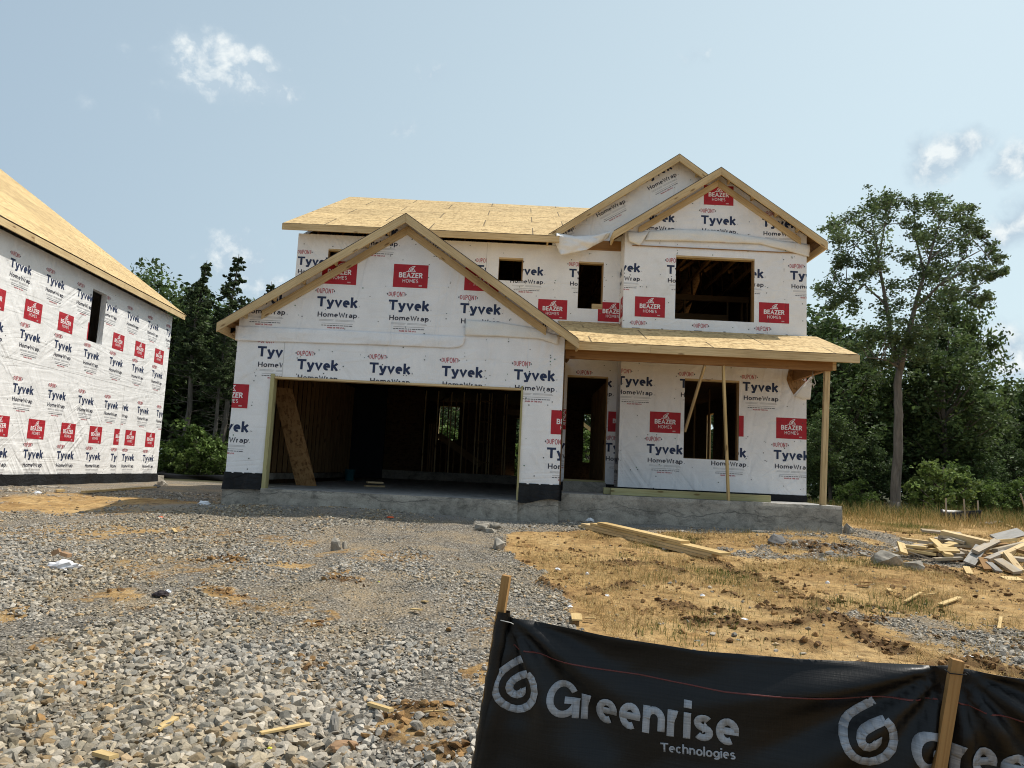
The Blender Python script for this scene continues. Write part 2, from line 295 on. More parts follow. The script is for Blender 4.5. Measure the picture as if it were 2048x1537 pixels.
# ------------------------------------------------------------------ builders
def tag(o, label=None, cat=None, group=None, kind=None):
    if label: o['label'] = label
    if cat: o['category'] = cat
    if group: o['group'] = group
    if kind: o['kind'] = kind
    return o
def empty(name, loc, label, cat, group=None):
    o = bpy.data.objects.new(name, None); COL.objects.link(o); o.location = loc; o.empty_display_size = 0.3
    return tag(o, label, cat, group)
def copy_tree(o, parent=None):
    c = o.copy(); COL.objects.link(c)
    if parent: c.parent = parent
    for ch in list(o.children): copy_tree(ch, c)
    return c

class MB:
    def __init__(s): s.v, s.f, s.m, s.uv = [], [], [], []
    def poly(s, pts, mat=0, uvs=None):
        i = len(s.v); s.v += [tuple(map(float, p)) for p in pts]; s.f.append(tuple(range(i, i + len(pts)))); s.m.append(mat)
        if uvs is None:   # metres in the face's own plane
            p = [Vector(q) for q in pts]; n = (p[1] - p[0]).cross(p[2] - p[0])
            eu = (p[1] - p[0]).normalized() if n.length > 1e-12 else Vector((1, 0, 0)); ev = n.normalized().cross(eu) if n.length > 1e-12 else Vector((0, 1, 0))
            uvs = [((q - p[0]).dot(eu), (q - p[0]).dot(ev)) for q in p]
        s.uv += list(uvs)
    def hexa(s, c, mats=(0,) * 6, L=None, off=None):
        """c: 8 corners, 0-3 one end loop, 4-7 the other; length runs 0->4"""
        off = off if off is not None else random.uniform(0, 40)
        c = [Vector(p) for p in c]
        ctr = sum(c, Vector()) / 8
        L = (c[4] - c[0]).length if L is None else L
        d = (c[4] - c[0]).normalized()
        for k, (q, mt) in enumerate(zip(((0, 1, 2, 3), (7, 6, 5, 4), (0, 4, 5, 1), (1, 5, 6, 2), (2, 6, 7, 3), (3, 7, 4, 0)), mats)):
            pts = [c[i] for i in q]
            n = (pts[1] - pts[0]).cross(pts[2] - pts[0])
            if n.dot(sum(pts, Vector()) / 4 - ctr) < 0: pts = pts[::-1]
            n = (pts[1] - pts[0]).cross(pts[2] - pts[0]).normalized()
            if k < 2:
                e1 = (pts[1] - pts[0]).normalized(); e2 = n.cross(e1)
                uv = [((p - pts[0]).dot(e1) * 0.5 + off, (p - pts[0]).dot(e2) + k) for p in pts]
            else:
                e2 = n.cross(d); uv = [((p - c[0]).dot(d) + off, (p - c[0]).dot(e2) + 0.37 * k) for p in pts]
            s.poly(pts, mt, uv)
    def box(s, x0, x1, y0, y1, z0, z1, mats=(0,) * 6, axis=0):
        if axis == 0: c = [(x0, y0, z0), (x0, y1, z0), (x0, y1, z1), (x0, y0, z1), (x1, y0, z0), (x1, y1, z0), (x1, y1, z1), (x1, y0, z1)]
        elif axis == 1: c = [(x0, y0, z0), (x1, y0, z0), (x1, y0, z1), (x0, y0, z1), (x0, y1, z0), (x1, y1, z0), (x1, y1, z1), (x0, y1, z1)]
        else: c = [(x0, y0, z0), (x1, y0, z0), (x1, y1, z0), (x0, y1, z0), (x0, y0, z1), (x1, y0, z1), (x1, y1, z1), (x0, y1, z1)]
        s.hexa(c, mats)
    def beam(s, p0, p1, w, t, up=(0, 0, 1), mats=(0,) * 6):
        p0, p1, up = Vector(p0), Vector(p1), Vector(up); d = (p1 - p0).normalized(); sd = d.cross(up)
        if sd.length < 1e-4: sd = d.cross(Vector((0, 1, 0)))
        sd.normalize(); u = sd.cross(d).normalized(); a, b = sd * w / 2, u * t / 2
        s.hexa([p0 - a - b, p0 + a - b, p0 + a + b, p0 - a + b, p1 - a - b, p1 + a - b, p1 + a + b, p1 - a + b], mats)
    def prism(s, xz, y0, y1, mats=(0,) * 6):
        """quad in the XZ plane (length runs corner 0/3 -> 1/2) pushed from y0 to y1"""
        a, b, c, d = xz
        s.hexa([(a[0], y0, a[1]), (a[0], y1, a[1]), (d[0], y1, d[1]), (d[0], y0, d[1]), (b[0], y0, b[1]), (b[0], y1, b[1]), (c[0], y1, c[1]), (c[0], y0, c[1])], mats)
    def tube(s, pts, rad, n=7, mat=0, cap=True):
        pts = [Vector(p) for p in pts]; rings = []; base = len(s.v); ref = Vector((0.31, 0.74, 0.2))
        vl = 0.0
        for i, p in enumerate(pts):
            d = (pts[min(i + 1, len(pts) - 1)] - pts[max(i - 1, 0)]).normalized()
            e1 = d.cross(ref)
            if e1.length < 1e-3: e1 = d.cross(Vector((1, 0, 0)))
            e1.normalize(); e2 = d.cross(e1)
            for k in range(n):
                a = 2 * math.pi * k / n; s.v.append(tuple(p + (e1 * math.cos(a) + e2 * math.sin(a)) * rad[i]))
        for i in range(len(pts) - 1):
            for k in range(n):
                k2 = (k + 1) % n; s.f.append((base + i * n + k, base + (i + 1) * n + k, base + (i + 1) * n + k2, base + i * n + k2)); s.m.append(mat)
                s.uv += [(i * .3, k * .05), (i * .3 + .3, k * .05), (i * .3 + .3, k * .05 + .05), (i * .3, k * .05 + .05)]
        if cap:
            for i, fl in ((0, 1), (len(pts) - 1, -1)):
                s.f.append(tuple(base + i * n + k for k in range(n)[::fl])); s.m.append(mat); s.uv += [(0, 0)] * n
    def grid(s, P, mat=0, uvs=None):
        """P[i][j] points"""
        base = len(s.v); ni, nj = len(P), len(P[0])
        for row in P: s.v += [tuple(map(float, p)) for p in row]
        for i in range(ni - 1):
            for j in range(nj - 1):
                s.f.append((base + i * nj + j, base + i * nj + j + 1, base + (i + 1) * nj + j + 1, base + (i + 1) * nj + j)); s.m.append(mat)
                s.uv += [(j * .05, i * .05), (j * .05 + .05, i * .05), (j * .05 + .05, i * .05 + .05), (j * .05, i * .05 + .05)] if uvs is None else [uvs[i][j], uvs[i][j + 1], uvs[i + 1][j + 1], uvs[i + 1][j]]
    def build(s, name, mats, parent=None, smooth=False, loc=None, bevel=0):
        me = bpy.data.meshes.new(name); o = bpy.data.objects.new(name, me)
        off = Vector(parent.matrix_world.translation) if parent else Vector(loc or (0, 0, 0))
        if parent: off = Vector(ORIGIN(parent))
        me.from_pydata([(x - off.x, y - off.y, z - off.z) for x, y, z in s.v], [], s.f)
        for m in (mats if isinstance(mats, (list, tuple)) else [mats]): me.materials.append(M[m])
        me.polygons.foreach_set('material_index', s.m)
        ul = me.uv_layers.new(name='UVMap'); ul.data.foreach_set('uv', [c for p in s.uv for c in p])
        if smooth: me.polygons.foreach_set('use_smooth', [True] * len(me.polygons))
        me.update()
        COL.objects.link(o)
        if parent: o.parent = parent
        else: o.location = off
        if bevel:
            bv = o.modifiers.new('edge', 'BEVEL'); bv.width = bevel; bv.segments = 2; bv.limit_method = 'ANGLE'
        return o
def ORIGIN(o):
    p = Vector((0, 0, 0))
    while o is not None: p += Vector(o.location); o = o.parent
    return p

# ------------------------------------------------------------------ 2D polygon clipping and printed lettering
def clip_half(P, nx, ny, c):
    out = []
    for i in range(len(P)):
        a, b = P[i], P[(i + 1) % len(P)]; da, db = nx * a[0] + ny * a[1] - c, nx * b[0] + ny * b[1] - c
        if da <= 0: out.append(a)
        if (da < 0 < db) or (db < 0 < da):
            t = da / (da - db); out.append((a[0] + t * (b[0] - a[0]), a[1] + t * (b[1] - a[1])))
    return out if len(out) >= 3 else []
def area2(P): return sum(P[i][0] * P[(i + 1) % len(P)][1] - P[(i + 1) % len(P)][0] * P[i][1] for i in range(len(P)))
def clip_convex(P, R):
    if area2(R) < 0: R = R[::-1]
    for i in range(len(R)):
        a, b = R[i], R[(i + 1) % len(R)]; nx, ny = b[1] - a[1], a[0] - b[0]
        P = clip_half(P, nx, ny, nx * a[0] + ny * a[1])
        if not P: return []
    return P
def sub_rect(P, r):
    x0, x1, y0, y1 = r; out = []
    out.append(clip_half(P, 1, 0, x0)); out.append(clip_half(P, -1, 0, -x1))
    mid = clip_half(P, -1, 0, -x0); mid = clip_half(mid, 1, 0, x1) if mid else []
    if mid: out.append(clip_half(mid, 0, 1, y0)); out.append(clip_half(mid, 0, -1, -y1))
    return [q for q in out if q and abs(area2(q)) > 1e-7]
def sub_rects(P, rs):
    Q = [P]
    for r in rs: Q = [q for p in Q for q in sub_rect(p, r)]
    return Q

def arc(cx, cy, rx, ry, a0, a1, n=14):
    return [(cx + rx * math.cos(R_(a0 + (a1 - a0) * i / n)), cy + ry * math.sin(R_(a0 + (a1 - a0) * i / n))) for i in range(n + 1)]
# strokes in unit boxes: (width, height, [polylines]); drawn inset by half the pen width
GL = {
 'T': (.74, 1, [[(0, 1), (1, 1)], [(.5, 1), (.5, 0)]]), 'y': (.60, .72, [[(0, 1), (.5, .04)], [(1, 1), (.42, -.38), (.12, -.40)]]), 'v': (.60, .72, [[(0, 1), (.5, 0), (1, 1)]]),
 'e': (.58, .72, [[(.05, .52), (.97, .52)], arc(.5, .5, .5, .5, 0, 300)]), 'k': (.56, 1, [[(0, 1.04), (0, 0)], [(.95, .68), (.12, .33)], [(.38, .42), (1, 0)]]),
 'H': (.72, 1, [[(0, 0), (0, 1)], [(1, 0), (1, 1)], [(0, .5), (1, .5)]]), 'o': (.62, .72, [arc(.5, .5, .5, .5, 0, 360, 22)]),
 'm': (.92, .72, [[(0, 0), (0, 1)], [(0, .62)] + arc(.25, .68, .25, .32, 150, 0, 8) + [(.5, 0)], [(.5, .62)] + arc(.75, .68, .25, .32, 150, 0, 8) + [(1, 0)]]),
 'W': (1.0, 1, [[(0, 1), (.24, 0), (.5, .9), (.76, 0), (1, 1)]]), 'r': (.36, .72, [[(0, 0), (0, 1)], [(0, .55)] + arc(.75, .45, .75, .55, 150, 78, 7)]),
 'a': (.56, .72, [[(1, 0), (1, .6)] + arc(.5, .62, .5, .38, 0, 150, 8), arc(.48, .27, .48, .29, 20, 340, 16)]), 'p': (.60, .72, [[(0, 1), (0, -.42)], arc(.5, .5, .5, .5, 160, -160, 18)]),
 'B': (.66, 1, [[(0, 0), (0, 1)], [(0, 1)] + arc(.5, .76, .42, .24, 90, -90, 8) + [(0, .52)], [(0, .52)] + arc(.52, .26, .48, .26, 90, -90, 8) + [(0, 0)]]),
 'E': (.56, 1, [[(1, 1), (0, 1), (0, 0), (1, 0)], [(0, .52), (.9, .52)]]), 'A': (.78, 1, [[(0, 0), (.5, 1), (1, 0)], [(.2, .32), (.8, .32)]]),
 'Z': (.66, 1, [[(0, 1), (.96, 1), (.04, 0), (1, 0)]]), 'R': (.66, 1, [[(0, 0), (0, 1)], [(0, 1)] + arc(.5, .74, .46, .26, 90, -90, 8) + [(0, .48)], [(.45, .48), (1, 0)]]),
 'O': (.86, 1, [arc(.5, .5, .5, .5, 0, 360, 26)]), 'M': (.88, 1, [[(0, 0), (0, 1)], [(0, 1), (.5, .3), (1, 1)], [(1, 1), (1, 0)]]), 'S': (.60, 1, [arc(.5, .75, .46, .25, 40, 270, 12) + arc(.5, .25, .5, .25, 90, -140, 12)]),
 'D': (.66, 1, [[(0, 0), (0, 1)] + arc(.3, .5, .7, .5, 90, -90, 12) + [(0, 0)]]), 'U': (.66, 1, [[(0, 1), (0, .4)] + arc(.5, .4, .5, .4, 180, 360, 12) + [(1, 1)]]),
 'P': (.62, 1, [[(0, 0), (0, 1)], [(0, 1)] + arc(.5, .73, .5, .27, 90, -90, 9) + [(0, .46)]]), 'N': (.70, 1, [[(0, 0), (0, 1)], [(0, 1), (1, 0)], [(1, 0), (1, 1)]]),
 'G': (.88, 1, [arc(.5, .5, .5, .5, 32, 330, 22) + [(1, .46), (.55, .46)], [(1, .46), (1, 0)]]), 'n': (.58, .72, [[(0, 0), (0, 1)], [(0, .55)] + arc(.5, .6, .5, .4, 150, 0, 9) + [(1, 0)]]),
 'i': (.02, .72, [[(0, 0), (0, 1)], [(0, 1.58), (0, 1.58)]]), 's': (.52, .72, [arc(.5, .75, .44, .25, 35, 270, 10) + arc(.5, .25, .48, .25, 90, -145, 10)]),
 'c': (.56, .72, [arc(.5, .5, .5, .5, 45, 315, 16)]), 'h': (.58, 1, [[(0, 0), (0, 1.03)], [(0, .4)] + arc(.5, .43, .5, .29, 150, 0, 9) + [(1, 0)]]),
 'l': (.02, 1, [[(0, 0), (0, 1.03)]]), 'g': (.60, .72, [arc(.5, .5, .5, .5, 20, 340, 18), [(1, 1), (1, -.1)] + arc(.5, -.1, .5, .3, 0, -150, 8)]), 't': (.36, .98, [[(.38, 1), (.38, .16)] + arc(.75, .16, .37, .16, 180, 280, 6), [(0, .73), (1, .73)]]),
 'I': (.02, 1, [[(0, 0), (0, 1)]]), '.': (.02, .72, [[(0, 0), (0, .0)]]), ' ': (.30, 1, []), 'd': (.60, 1, [[(1, 1), (1, 0)], arc(.5, .36, .5, .36, 20, 340, 16)]), 'u': (.58, .72, [[(0, 1), (0, .4)] + arc(.5, .4, .5, .4, 180, 360, 9), [(1, 1), (1, 0)]]),
}
def strip(pts, w, cap=True):
    P = [Vector((a, b)) for a, b in pts]
    if len(P) == 2 and (P[0] - P[1]).length < 1e-9:
        h = w * 0.55; p = P[0]; return [[(p.x - h, p.y - h), (p.x + h, p.y - h), (p.x + h, p.y + h), (p.x - h, p.y + h)]]
    closed = (P[0] - P[-1]).length < 1e-6
    if closed: P = P[:-1]
    n = len(P); out = []; Lp, Rp = [], []
    if not closed and cap:
        P[0] = P[0] + (P[0] - P[1]).normalized() * w / 2; P[-1] = P[-1] + (P[-1] - P[-2]).normalized() * w / 2
    for i in range(n):
        a = P[(i - 1) % n] if (closed or i > 0) else None; b = P[(i + 1) % n] if (closed or i < n - 1) else None
        d1 = (P[i] - a).normalized() if a is not None else None; d2 = (b - P[i]).normalized() if b is not None else None
        d1 = d2 if d1 is None else d1; d2 = d1 if d2 is None else d2
        n1, n2 = Vector((-d1.y, d1.x)), Vector((-d2.y, d2.x)); mdir = n1 + n2
        if mdir.length < 1e-4: mdir = n1
        mdir.normalize(); k = min(1.9, 1 / max(0.3, mdir.dot(n1)))
        Lp.append(P[i] + mdir * w / 2 * k); Rp.append(P[i] - mdir * w / 2 * k)
    for i in range(n if closed else n - 1):
        j = (i + 1) % n; out.append([tuple(Rp[i]), tuple(Rp[j]), tuple(Lp[j]), tuple(Lp[i])])
    return out
def lettering(text, cap, pen, track=0.10, sx=1.0, width=None):
    """list of convex polygons (with a stroke index), baseline at 0; pen and track in cap heights"""
    out, x, k = [], 0.0, 0
    for ch in text:
        gw, gh, strokes = GL[ch]; ww = max(gw * sx, pen)
        for s_ in strokes:
            pts = [(x + pen / 2 + a * (ww - pen), pen / 2 + b * (gh - pen)) for a, b in s_]
            for q in strip(pts, pen, len(pts) < 9): out.append((k % 7, [(a * cap, b * cap) for a, b in q]))
            k += 1
        x += ww + track
    tot = (x - track) * cap
    if width:
        out = [(k, [(a * width / tot, b) for a, b in q]) for k, q in out]; tot = width
    return out, tot
def word_block(kind):
    """one repeat of the wrap's print, origin at the left foot of the big word: (material, stroke, polygon)"""
    o = []
    if kind == 'T':
        L, _ = lettering('Tyvek', 0.205, 0.205, 0.07, 1.0, 0.80); o += [('ink_navy', k, q) for k, q in L]
        L, _ = lettering('HomeWrap', 0.100, 0.165, 0.12, 1.0, 0.78); o += [('ink_dark', k, [(a + .03, b - .205) for a, b in q]) for k, q in L]
        L, _ = lettering('DUPONT', 0.100, 0.125, 0.13, 0.80, 0.33)
        for k, q in L:
            qq = []
            for a, b in q:
                t = (a - .1575) / .185; f = math.sqrt(max(0.12, 1 - t * t)); qq.append((a + .145 - .1575, .32 + (b - .05) * (0.45 + 0.62 * f)))
            o.append(('ink_red', k, qq))
        for sgn in (-1, 1):
            c = .145 + sgn * .178; o.append(('ink_dark', 0, [(c + sgn * .022, .32), (c - sgn * .004, .345), (c - sgn * .004, .295)]))
        rg = random.Random(3)
        for (xa, xb, y, h, mt) in ((.07, .36, -.262, .007, 'ink_grey'), (.39, .76, -.262, .007, 'ink_grey'), (.07, .34, -.283, .007, 'ink_grey'), (.39, .78, -.283, .007, 'ink_grey'), (.12, .74, -.335, .008, 'ink_grey')):
            o.append((mt, 0, [(xa, y), (xb, y), (xb, y + h), (xa, y + h)]))
        x = .12
        while x < .70:
            w_ = rg.uniform(.025, .07); o.append(('ink_dark', 1, [(x, -.378), (x + w_, -.378), (x + w_, -.365), (x, -.365)])); x += w_ + .012
        L, _ = lettering('MADE IN THE USA', 0.030, 0.22, 0.16, 1.0, 0.33); o += [('ink_red', k, [(a + .24, b - .43) for a, b in q]) for k, q in L]
        for (xx, yy) in ((.835, .02), (.84, -.20)): o.append(('ink_grey', 2, [(xx, yy), (xx + .018, yy), (xx + .018, yy + .018), (xx, yy + .018)]))
    else:
        o.append(('ink_box', -2, [(-.345, -.235), (.345, -.235), (.345, .235), (-.345, .235)]))
        L, w_ = lettering('BEAZER', 0.105, 0.19, 0.09, 1.0, 0.47); o += [('ink_white', k, [(a - .235, b - .035) for a, b in q]) for k, q in L]
        L, w_ = lettering('HOMES', 0.072, 0.12, 0.20, 1.0, 0.31); o += [('ink_white', k, [(a - .155, b - .135) for a, b in q]) for k, q in L]
        for k, s_ in enumerate(([(-.085, .092), (-.02, .092), (.03, .105), (.085, .095)], [(-.05, .10), (-.03, .155), (.03, .195), (.075, .205)], [(.075, .205), (.035, .15), (.02, .115)], [(.0, .115), (.04, .16), (.085, .10)], [(-.02, .10), (.0, .145), (.04, .17)])):
            for q in strip(s_, .012): o.append(('ink_white', k, q))
        for y in (-.185, -.200): o.append(('ink_white', 6, [(.17, y), (.235, y), (.235, y + .006), (.17, y + .006)]))
    return o
BLOCK = {'T': word_block('T'), 'B': word_block('B')}
PER, ROWV = 1.42, 1.50

def sheet_prints(region, anchor, du=-PER / 2, dv=-ROWV, rows='AB', s=1.0, rot=0.0, ks=range(-8, 12)):
    """printed polygons of one sheet: row A of words, row of boxes above row B"""
    out = []
    xs, ys = [p[0] for p in region], [p[1] for p in region]; bx0, bx1, by0, by1 = min(xs) - 1, max(xs) + .2, min(ys) - .6, max(ys) + .6
    for k in ks:
        L = []
        if 'A' in rows: L.append(('T', k * PER, 0.0))
        if 'B' in rows: L += [('T', du + k * PER, dv), ('B', du + k * PER + .40, dv + .70)]
        if 'b' in rows: L += [('T', k * PER, 0.0), ('B', k * PER + .40, .70), ('T', k * PER + PER / 2, ROWV)]
        for kd, a, b in L:
            ca, sa = math.cos(rot), math.sin(rot)
            ou, ov = anchor[0] + s * (a * ca - b * sa), anchor[1] + s * (a * sa + b * ca)
            if not rot and not (bx0 - .5 < ou < bx1 + .5 and by0 - .5 < ov < by1 + .5): continue
            for mt, kz, q in BLOCK[kd]:
                qq = [(ou + s * (x * ca - y * sa), ov + s * (x * sa + y * ca)) for x, y in q]
                qq = clip_convex(qq, region)
                if qq: out.append((mt, kz, qq))
    return out

WALL_MATS = ['wrap', 'osb', 'osb_shaded', 'pine', 'ink_navy', 'ink_dark', 'ink_red', 'ink_box', 'ink_white', 'ink_grey', 'staple', 'staple_green', 'seam', 'wrap_creased', 'black_plastic']
WI = {n: i for i, n in enumerate(WALL_MATS)}
def wall(name, parent, o, eu, n, poly, holes=(), prints=(), th=0.15, skin='wrap', jamb='pine', staples=0, seams=(), patches=(), back='osb_shaded'):
    """a sheathed wall: poly and holes in (u, v) metres, v = height above the camera; n points outwards"""
    o, eu, n = Vector(o), Vector(eu), Vector(n); ez = Vector((0, 0, 1)); mb = MB()
    P3 = lambda u, v, d=0.0: o + eu * u + ez * v + n * d
    flip = eu.cross(ez).dot(n) < 0
    def add(pts2, d, mat, rev=False):
        pts = [P3(u, v, d) for u, v in pts2]
        if (area2(pts2) < 0) ^ flip ^ rev: pts = pts[::-1]
        mb.poly(pts, mat)
    for q in sub_rects(poly, holes):
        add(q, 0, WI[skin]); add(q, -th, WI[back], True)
    for i in range(len(poly)):
        a, b = poly[i], poly[(i + 1) % len(poly)]; segs = [(0.0, 1.0)]
        for (x0, x1, y0, y1) in holes:
            lo, hi = 0.0, 1.0
            for p_, d_, m0, m1 in ((a[0], b[0] - a[0], x0, x1), (a[1], b[1] - a[1], y0, y1)):
                if abs(d_) < 1e-9:
                    if not (m0 - 1e-6 <= p_ <= m1 + 1e-6): lo, hi = 1.0, 0.0
                else: t0, t1 = sorted(((m0 - p_) / d_, (m1 - p_) / d_)); lo, hi = max(lo, t0), min(hi, t1)
            if lo < hi: segs = [q for s0, s1 in segs for q in ((s0, min(s1, lo)), (max(s0, hi), s1)) if q[1] - q[0] > 1e-4]
        for s0, s1 in segs:
            e0 = (a[0] + (b[0] - a[0]) * s0, a[1] + (b[1] - a[1]) * s0); e1 = (a[0] + (b[0] - a[0]) * s1, a[1] + (b[1] - a[1]) * s1)
            mb.poly([P3(*e0), P3(*e1), P3(*e1, -th), P3(*e0, -th)], WI[skin])
    for (x0, x1, y0, y1) in holes:
        for a, b in (((x0, y0), (x0, y1)), ((x1, y0), (x1, y1)), ((x0, y0), (x1, y0)), ((x0, y1), (x1, y1))):
            e = clip_seg(a, b, poly)
            if e: mb.poly([P3(*e[0]), P3(*e[1]), P3(*e[1], -th), P3(*e[0], -th)], WI[jamb])
    for sh in prints:
        for mt, kz, q in sh:
            for r in sub_rects(q, holes):
                r = clip_convex(r, poly)
                if r: add(r, 0.003 + 0.00025 * (kz + 2), WI[mt])
    for pl, mt in patches:
        for r in sub_rects(pl, holes):
            r = clip_convex(r, poly)
            if r: add(r, 0.006, WI[mt])
    for (a, b) in seams:
        for q in strip([a, b], 0.012):
            for r in sub_rects(q, holes):
                r = clip_convex(r, poly)
                if r: add(r, 0.0022, WI['seam'])
    xs, ys = [p[0] for p in poly], [p[1] for p in poly]; rg = random.Random(name + str(len(poly)) + str(round(xs[0], 2)))
    for k in range(staples):
        u, v = rg.uniform(min(xs), max(xs)), rg.uniform(min(ys), max(ys)); r = rg.uniform(.008, .014)
        if k % 3: u = min(xs) + round((u - min(xs)) / .41) * .41 + rg.uniform(-.03, .03)
        a0 = rg.uniform(0, 3); q = [(u + r * math.cos(a0 + t * math.pi / 3), v + r * math.sin(a0 + t * math.pi / 3)) for t in range(6)]
        for w_ in sub_rects(q, holes):
            w_ = clip_convex(w_, poly)
            if w_: add(w_, 0.0055, WI['staple_green' if rg.random() < .25 else 'staple'])
    return mb.build(name, WALL_MATS, parent)
def clip_seg(a, b, poly):
    q = clip_convex([a, b, ((a[0] + b[0]) / 2 + 1e-6, (a[1] + b[1]) / 2 + 1e-6)], poly)
    if len(q) < 2: return None
    q = sorted(q, key=lambda p: (p[0] - a[0]) ** 2 + (p[1] - a[1]) ** 2); 
    return (q[0], q[-1]) if (q[0][0] - q[-1][0]) ** 2 + (q[0][1] - q[-1][1]) ** 2 > 1e-4 else None
def rect(u0, u1, v0, v1): return [(u0, v0), (u1, v0), (u1, v1), (u0, v1)]

def deck(name, parent, a, b, c, d, mat='osb_roof', th=0.02, uoff=None, under='osb'):
    """roof sheathing: a->b along the eave, d and c above them"""
    a, b, c, d = map(Vector, (a, b, c, d)); n = (b - a).cross(d - a).normalized()
    if n.z < 0: n = -n
    eu = (b - a).normalized(); ev = n.cross(eu)
    if ev.z < 0: ev = -ev
    uo = uoff or (random.uniform(0, 9), 0.0)
    mb = MB(); top = [a, b, c, d]; bot = [p - n * th for p in top]
    U = lambda p: ((p - a).dot(eu) + uo[0], (p - a).dot(ev) + uo[1])
    mb.poly(top if (b - a).cross(d - a).z > 0 else top[::-1], 0, [U(p) for p in (top if (b - a).cross(d - a).z > 0 else top[::-1])])
    mb.poly(bot[::-1], 1, [U(p) for p in bot[::-1]])
    for i in range(4):
        j = (i + 1) % 4; mb.poly([bot[i], bot[j], top[j], top[i]], 2)
    return mb.build(name, [mat, under, 'wrapper_dark'], parent)

# numpy value noise
_PERM = np.random.default_rng(11).permutation(4096)
def vnoise(x, y, seed=0):
    xi, yi = np.floor(x).astype(int), np.floor(y).astype(int); fx, fy = x - xi, y - yi
    fx, fy = fx * fx * (3 - 2 * fx), fy * fy * (3 - 2 * fy)
    H = lambda i, j: _PERM[(_PERM[(i + 37 * seed) & 4095] + j) & 4095] / 4095.0
    return (H(xi, yi) * (1 - fx) + H(xi + 1, yi) * fx) * (1 - fy) + (H(xi, yi + 1) * (1 - fx) + H(xi + 1, yi + 1) * fx) * fy
def fbm(x, y, seed=0, oct=4):
    s, a, t = 0, 1.0, 0.0
    for k in range(oct): s = s + a * vnoise(x * 2 ** k + 13.7 * k, y * 2 ** k + 5.1 * k, seed + k); t += a; a *= 0.5
    return s / t
def sst(x, a, b):
    t = np.clip((x - a) / (b - a), 0, 1); return t * t * (3 - 2 * t)
# ------------------------------------------------------------------ the house under construction
HOUSE = empty('unfinished_house', (0.6, 20.0, -0.9), 'two storey unfinished house with open double garage, white printed wrap and bare wooden roofs', 'house')
YG, YW, YR = 14.6, 16.8, 17.4          # garage front, wing front, recessed front
ex = (1, 0, 0); nf = (0, -1, 0)
uv_of = lambda px, py, Y: (float(at(px, py, Y)[0]), float(at(px, py, Y)[2]))
# roof profile functions (top of sheathing)
GX, GZ, GS = -2.24, 4.97, 0.672
gar = lambda x: GZ - GS * abs(x - GX)
FX, FZ, FS = 4.57, 7.20, 0.675
fro = lambda x: FZ - FS * abs(x - FX)
RX, RZ, RS = 3.74, 7.75, 0.70
rea = lambda x: RZ - RS * abs(x - RX)
EY, EZ, RIDY, RIDZ = 17.0, 5.545, 23.4, 8.60
msl = (RIDZ - EZ) / (RIDY - EY)
main = lambda y: EZ + msl * (y - EY)

# --- garage front
gh = (-4.68, 0.22, -0.9, 1.65)
pA = sheet_prints(rect(-4.50, 1.0, -0.3, 2.62), uv_of(593.6, 738.8, YG))
pB = sheet_prints(rect(-5.44, -4.515, -0.3, 2.62), uv_of(514.5, 713, YG), du=-0.85, ks=(0, 1))
wall('garage_wall', HOUSE, (0, YG, 0), ex, nf, [(-5.44, -0.26), (1.0, -0.20), (1.0, 2.62), (-5.44, 2.62)], [gh], [pA, pB], staples=150, seams=[((-4.508, -0.3), (-4.508, 2.6))])
gpoly = [(-5.44, 2.62), (1.0, 2.62), (1.0, gar(1.0) - .05), (GX, GZ - .05), (-5.44, gar(-5.44) - .05)]
pG = sheet_prints(gpoly, uv_of(633.5, 613, YG), rows='b')
wall('gable_wall', HOUSE, (0, YG, 0), ex, nf, gpoly, [], [pG], staples=90)
# flashing and membrane at the foot of the two piers
for (x0, x1, zt, zb, sag) in ((-5.46, -4.72, -0.24, -0.55, .02), (0.22, 1.05, -0.19, -0.47, .10)):
    P = []
    for i in range(9):
        t = i / 8; row = []
        for j in range(15):
            u = j / 14; x = x0 + (x1 - x0) * u
            row.append((x, YG - .012 - .05 * t - .03 * t * math.sin(9 * u + 2) - .02 * math.sin(u * 23), zt + (zb - sag * (0.5 + .5 * math.sin(5 * u + 1)) - zt) * t))
        P.append(row)
    mb = MB(); mb.grid(P)
    if x0 > 0: mb.grid([[(x1 + .01 * math.sin(j), YG - .06 + .08 * j, z) for j in range(7)] for z in (-.19, -.33, -.5)])
    mb.build('black_flashing', 'black_plastic', HOUSE, True)

def flap(name, top, bot, Y, mat='wrap_back', out=0.05, rough=0.02, rows=9, n=36, seed=0):
    """a loose piece of sheeting: top and bottom edges as photo polylines on plane Y"""
    def resample(pl):
        pts = [np.array(uv_of(x, y, Y)) for x, y in pl]; d = [0]
        for a, b in zip(pts, pts[1:]): d.append(d[-1] + float(np.linalg.norm(b - a)))
        return [np.array([np.interp(t * d[-1], d, [p[k] for p in pts]) for k in (0, 1)]) for t in np.linspace(0, 1, n)]
    A, B = resample(top), resample(bot); P = []; rg = np.random.default_rng(seed)
    for i in range(rows):
        t = i / (rows - 1); row = []
        for j in range(n):
            p = A[j] * (1 - t) + B[j] * t
            h = out * math.sin(math.pi * min(1, t * 0.75) ** 0.8 ) + rough * (float(fbm(np.array(p[0] * 3.1), np.array(p[1] * 9 + seed), seed, 3)) - .5) * 2 * min(1, t * 4)
            row.append((p[0], Y - .012 - max(0, h), p[1]))
        P.append(row)
    mb = MB(); mb.grid(P); o = mb.build(name, mat, HOUSE, True)
    so = o.modifiers.new('thickness', 'SOLIDIFY'); so.thickness = 0.002
    return o
flap('loose_wrap', [(472, 652), (700, 662), (931, 674)], [(472, 682), (600, 686), (760, 691), (905, 697), (924, 694), (929, 684)], YG, 'wrap', .022, .02, 12, 60, 1)
flap('loose_wrap', [(932, 640), (1000, 645), (1060, 655), (1118, 672)], [(929, 672), (1000, 674), (1080, 679), (1116, 691)], YG, 'wrap_back', .03, .025, 9, 40, 2)

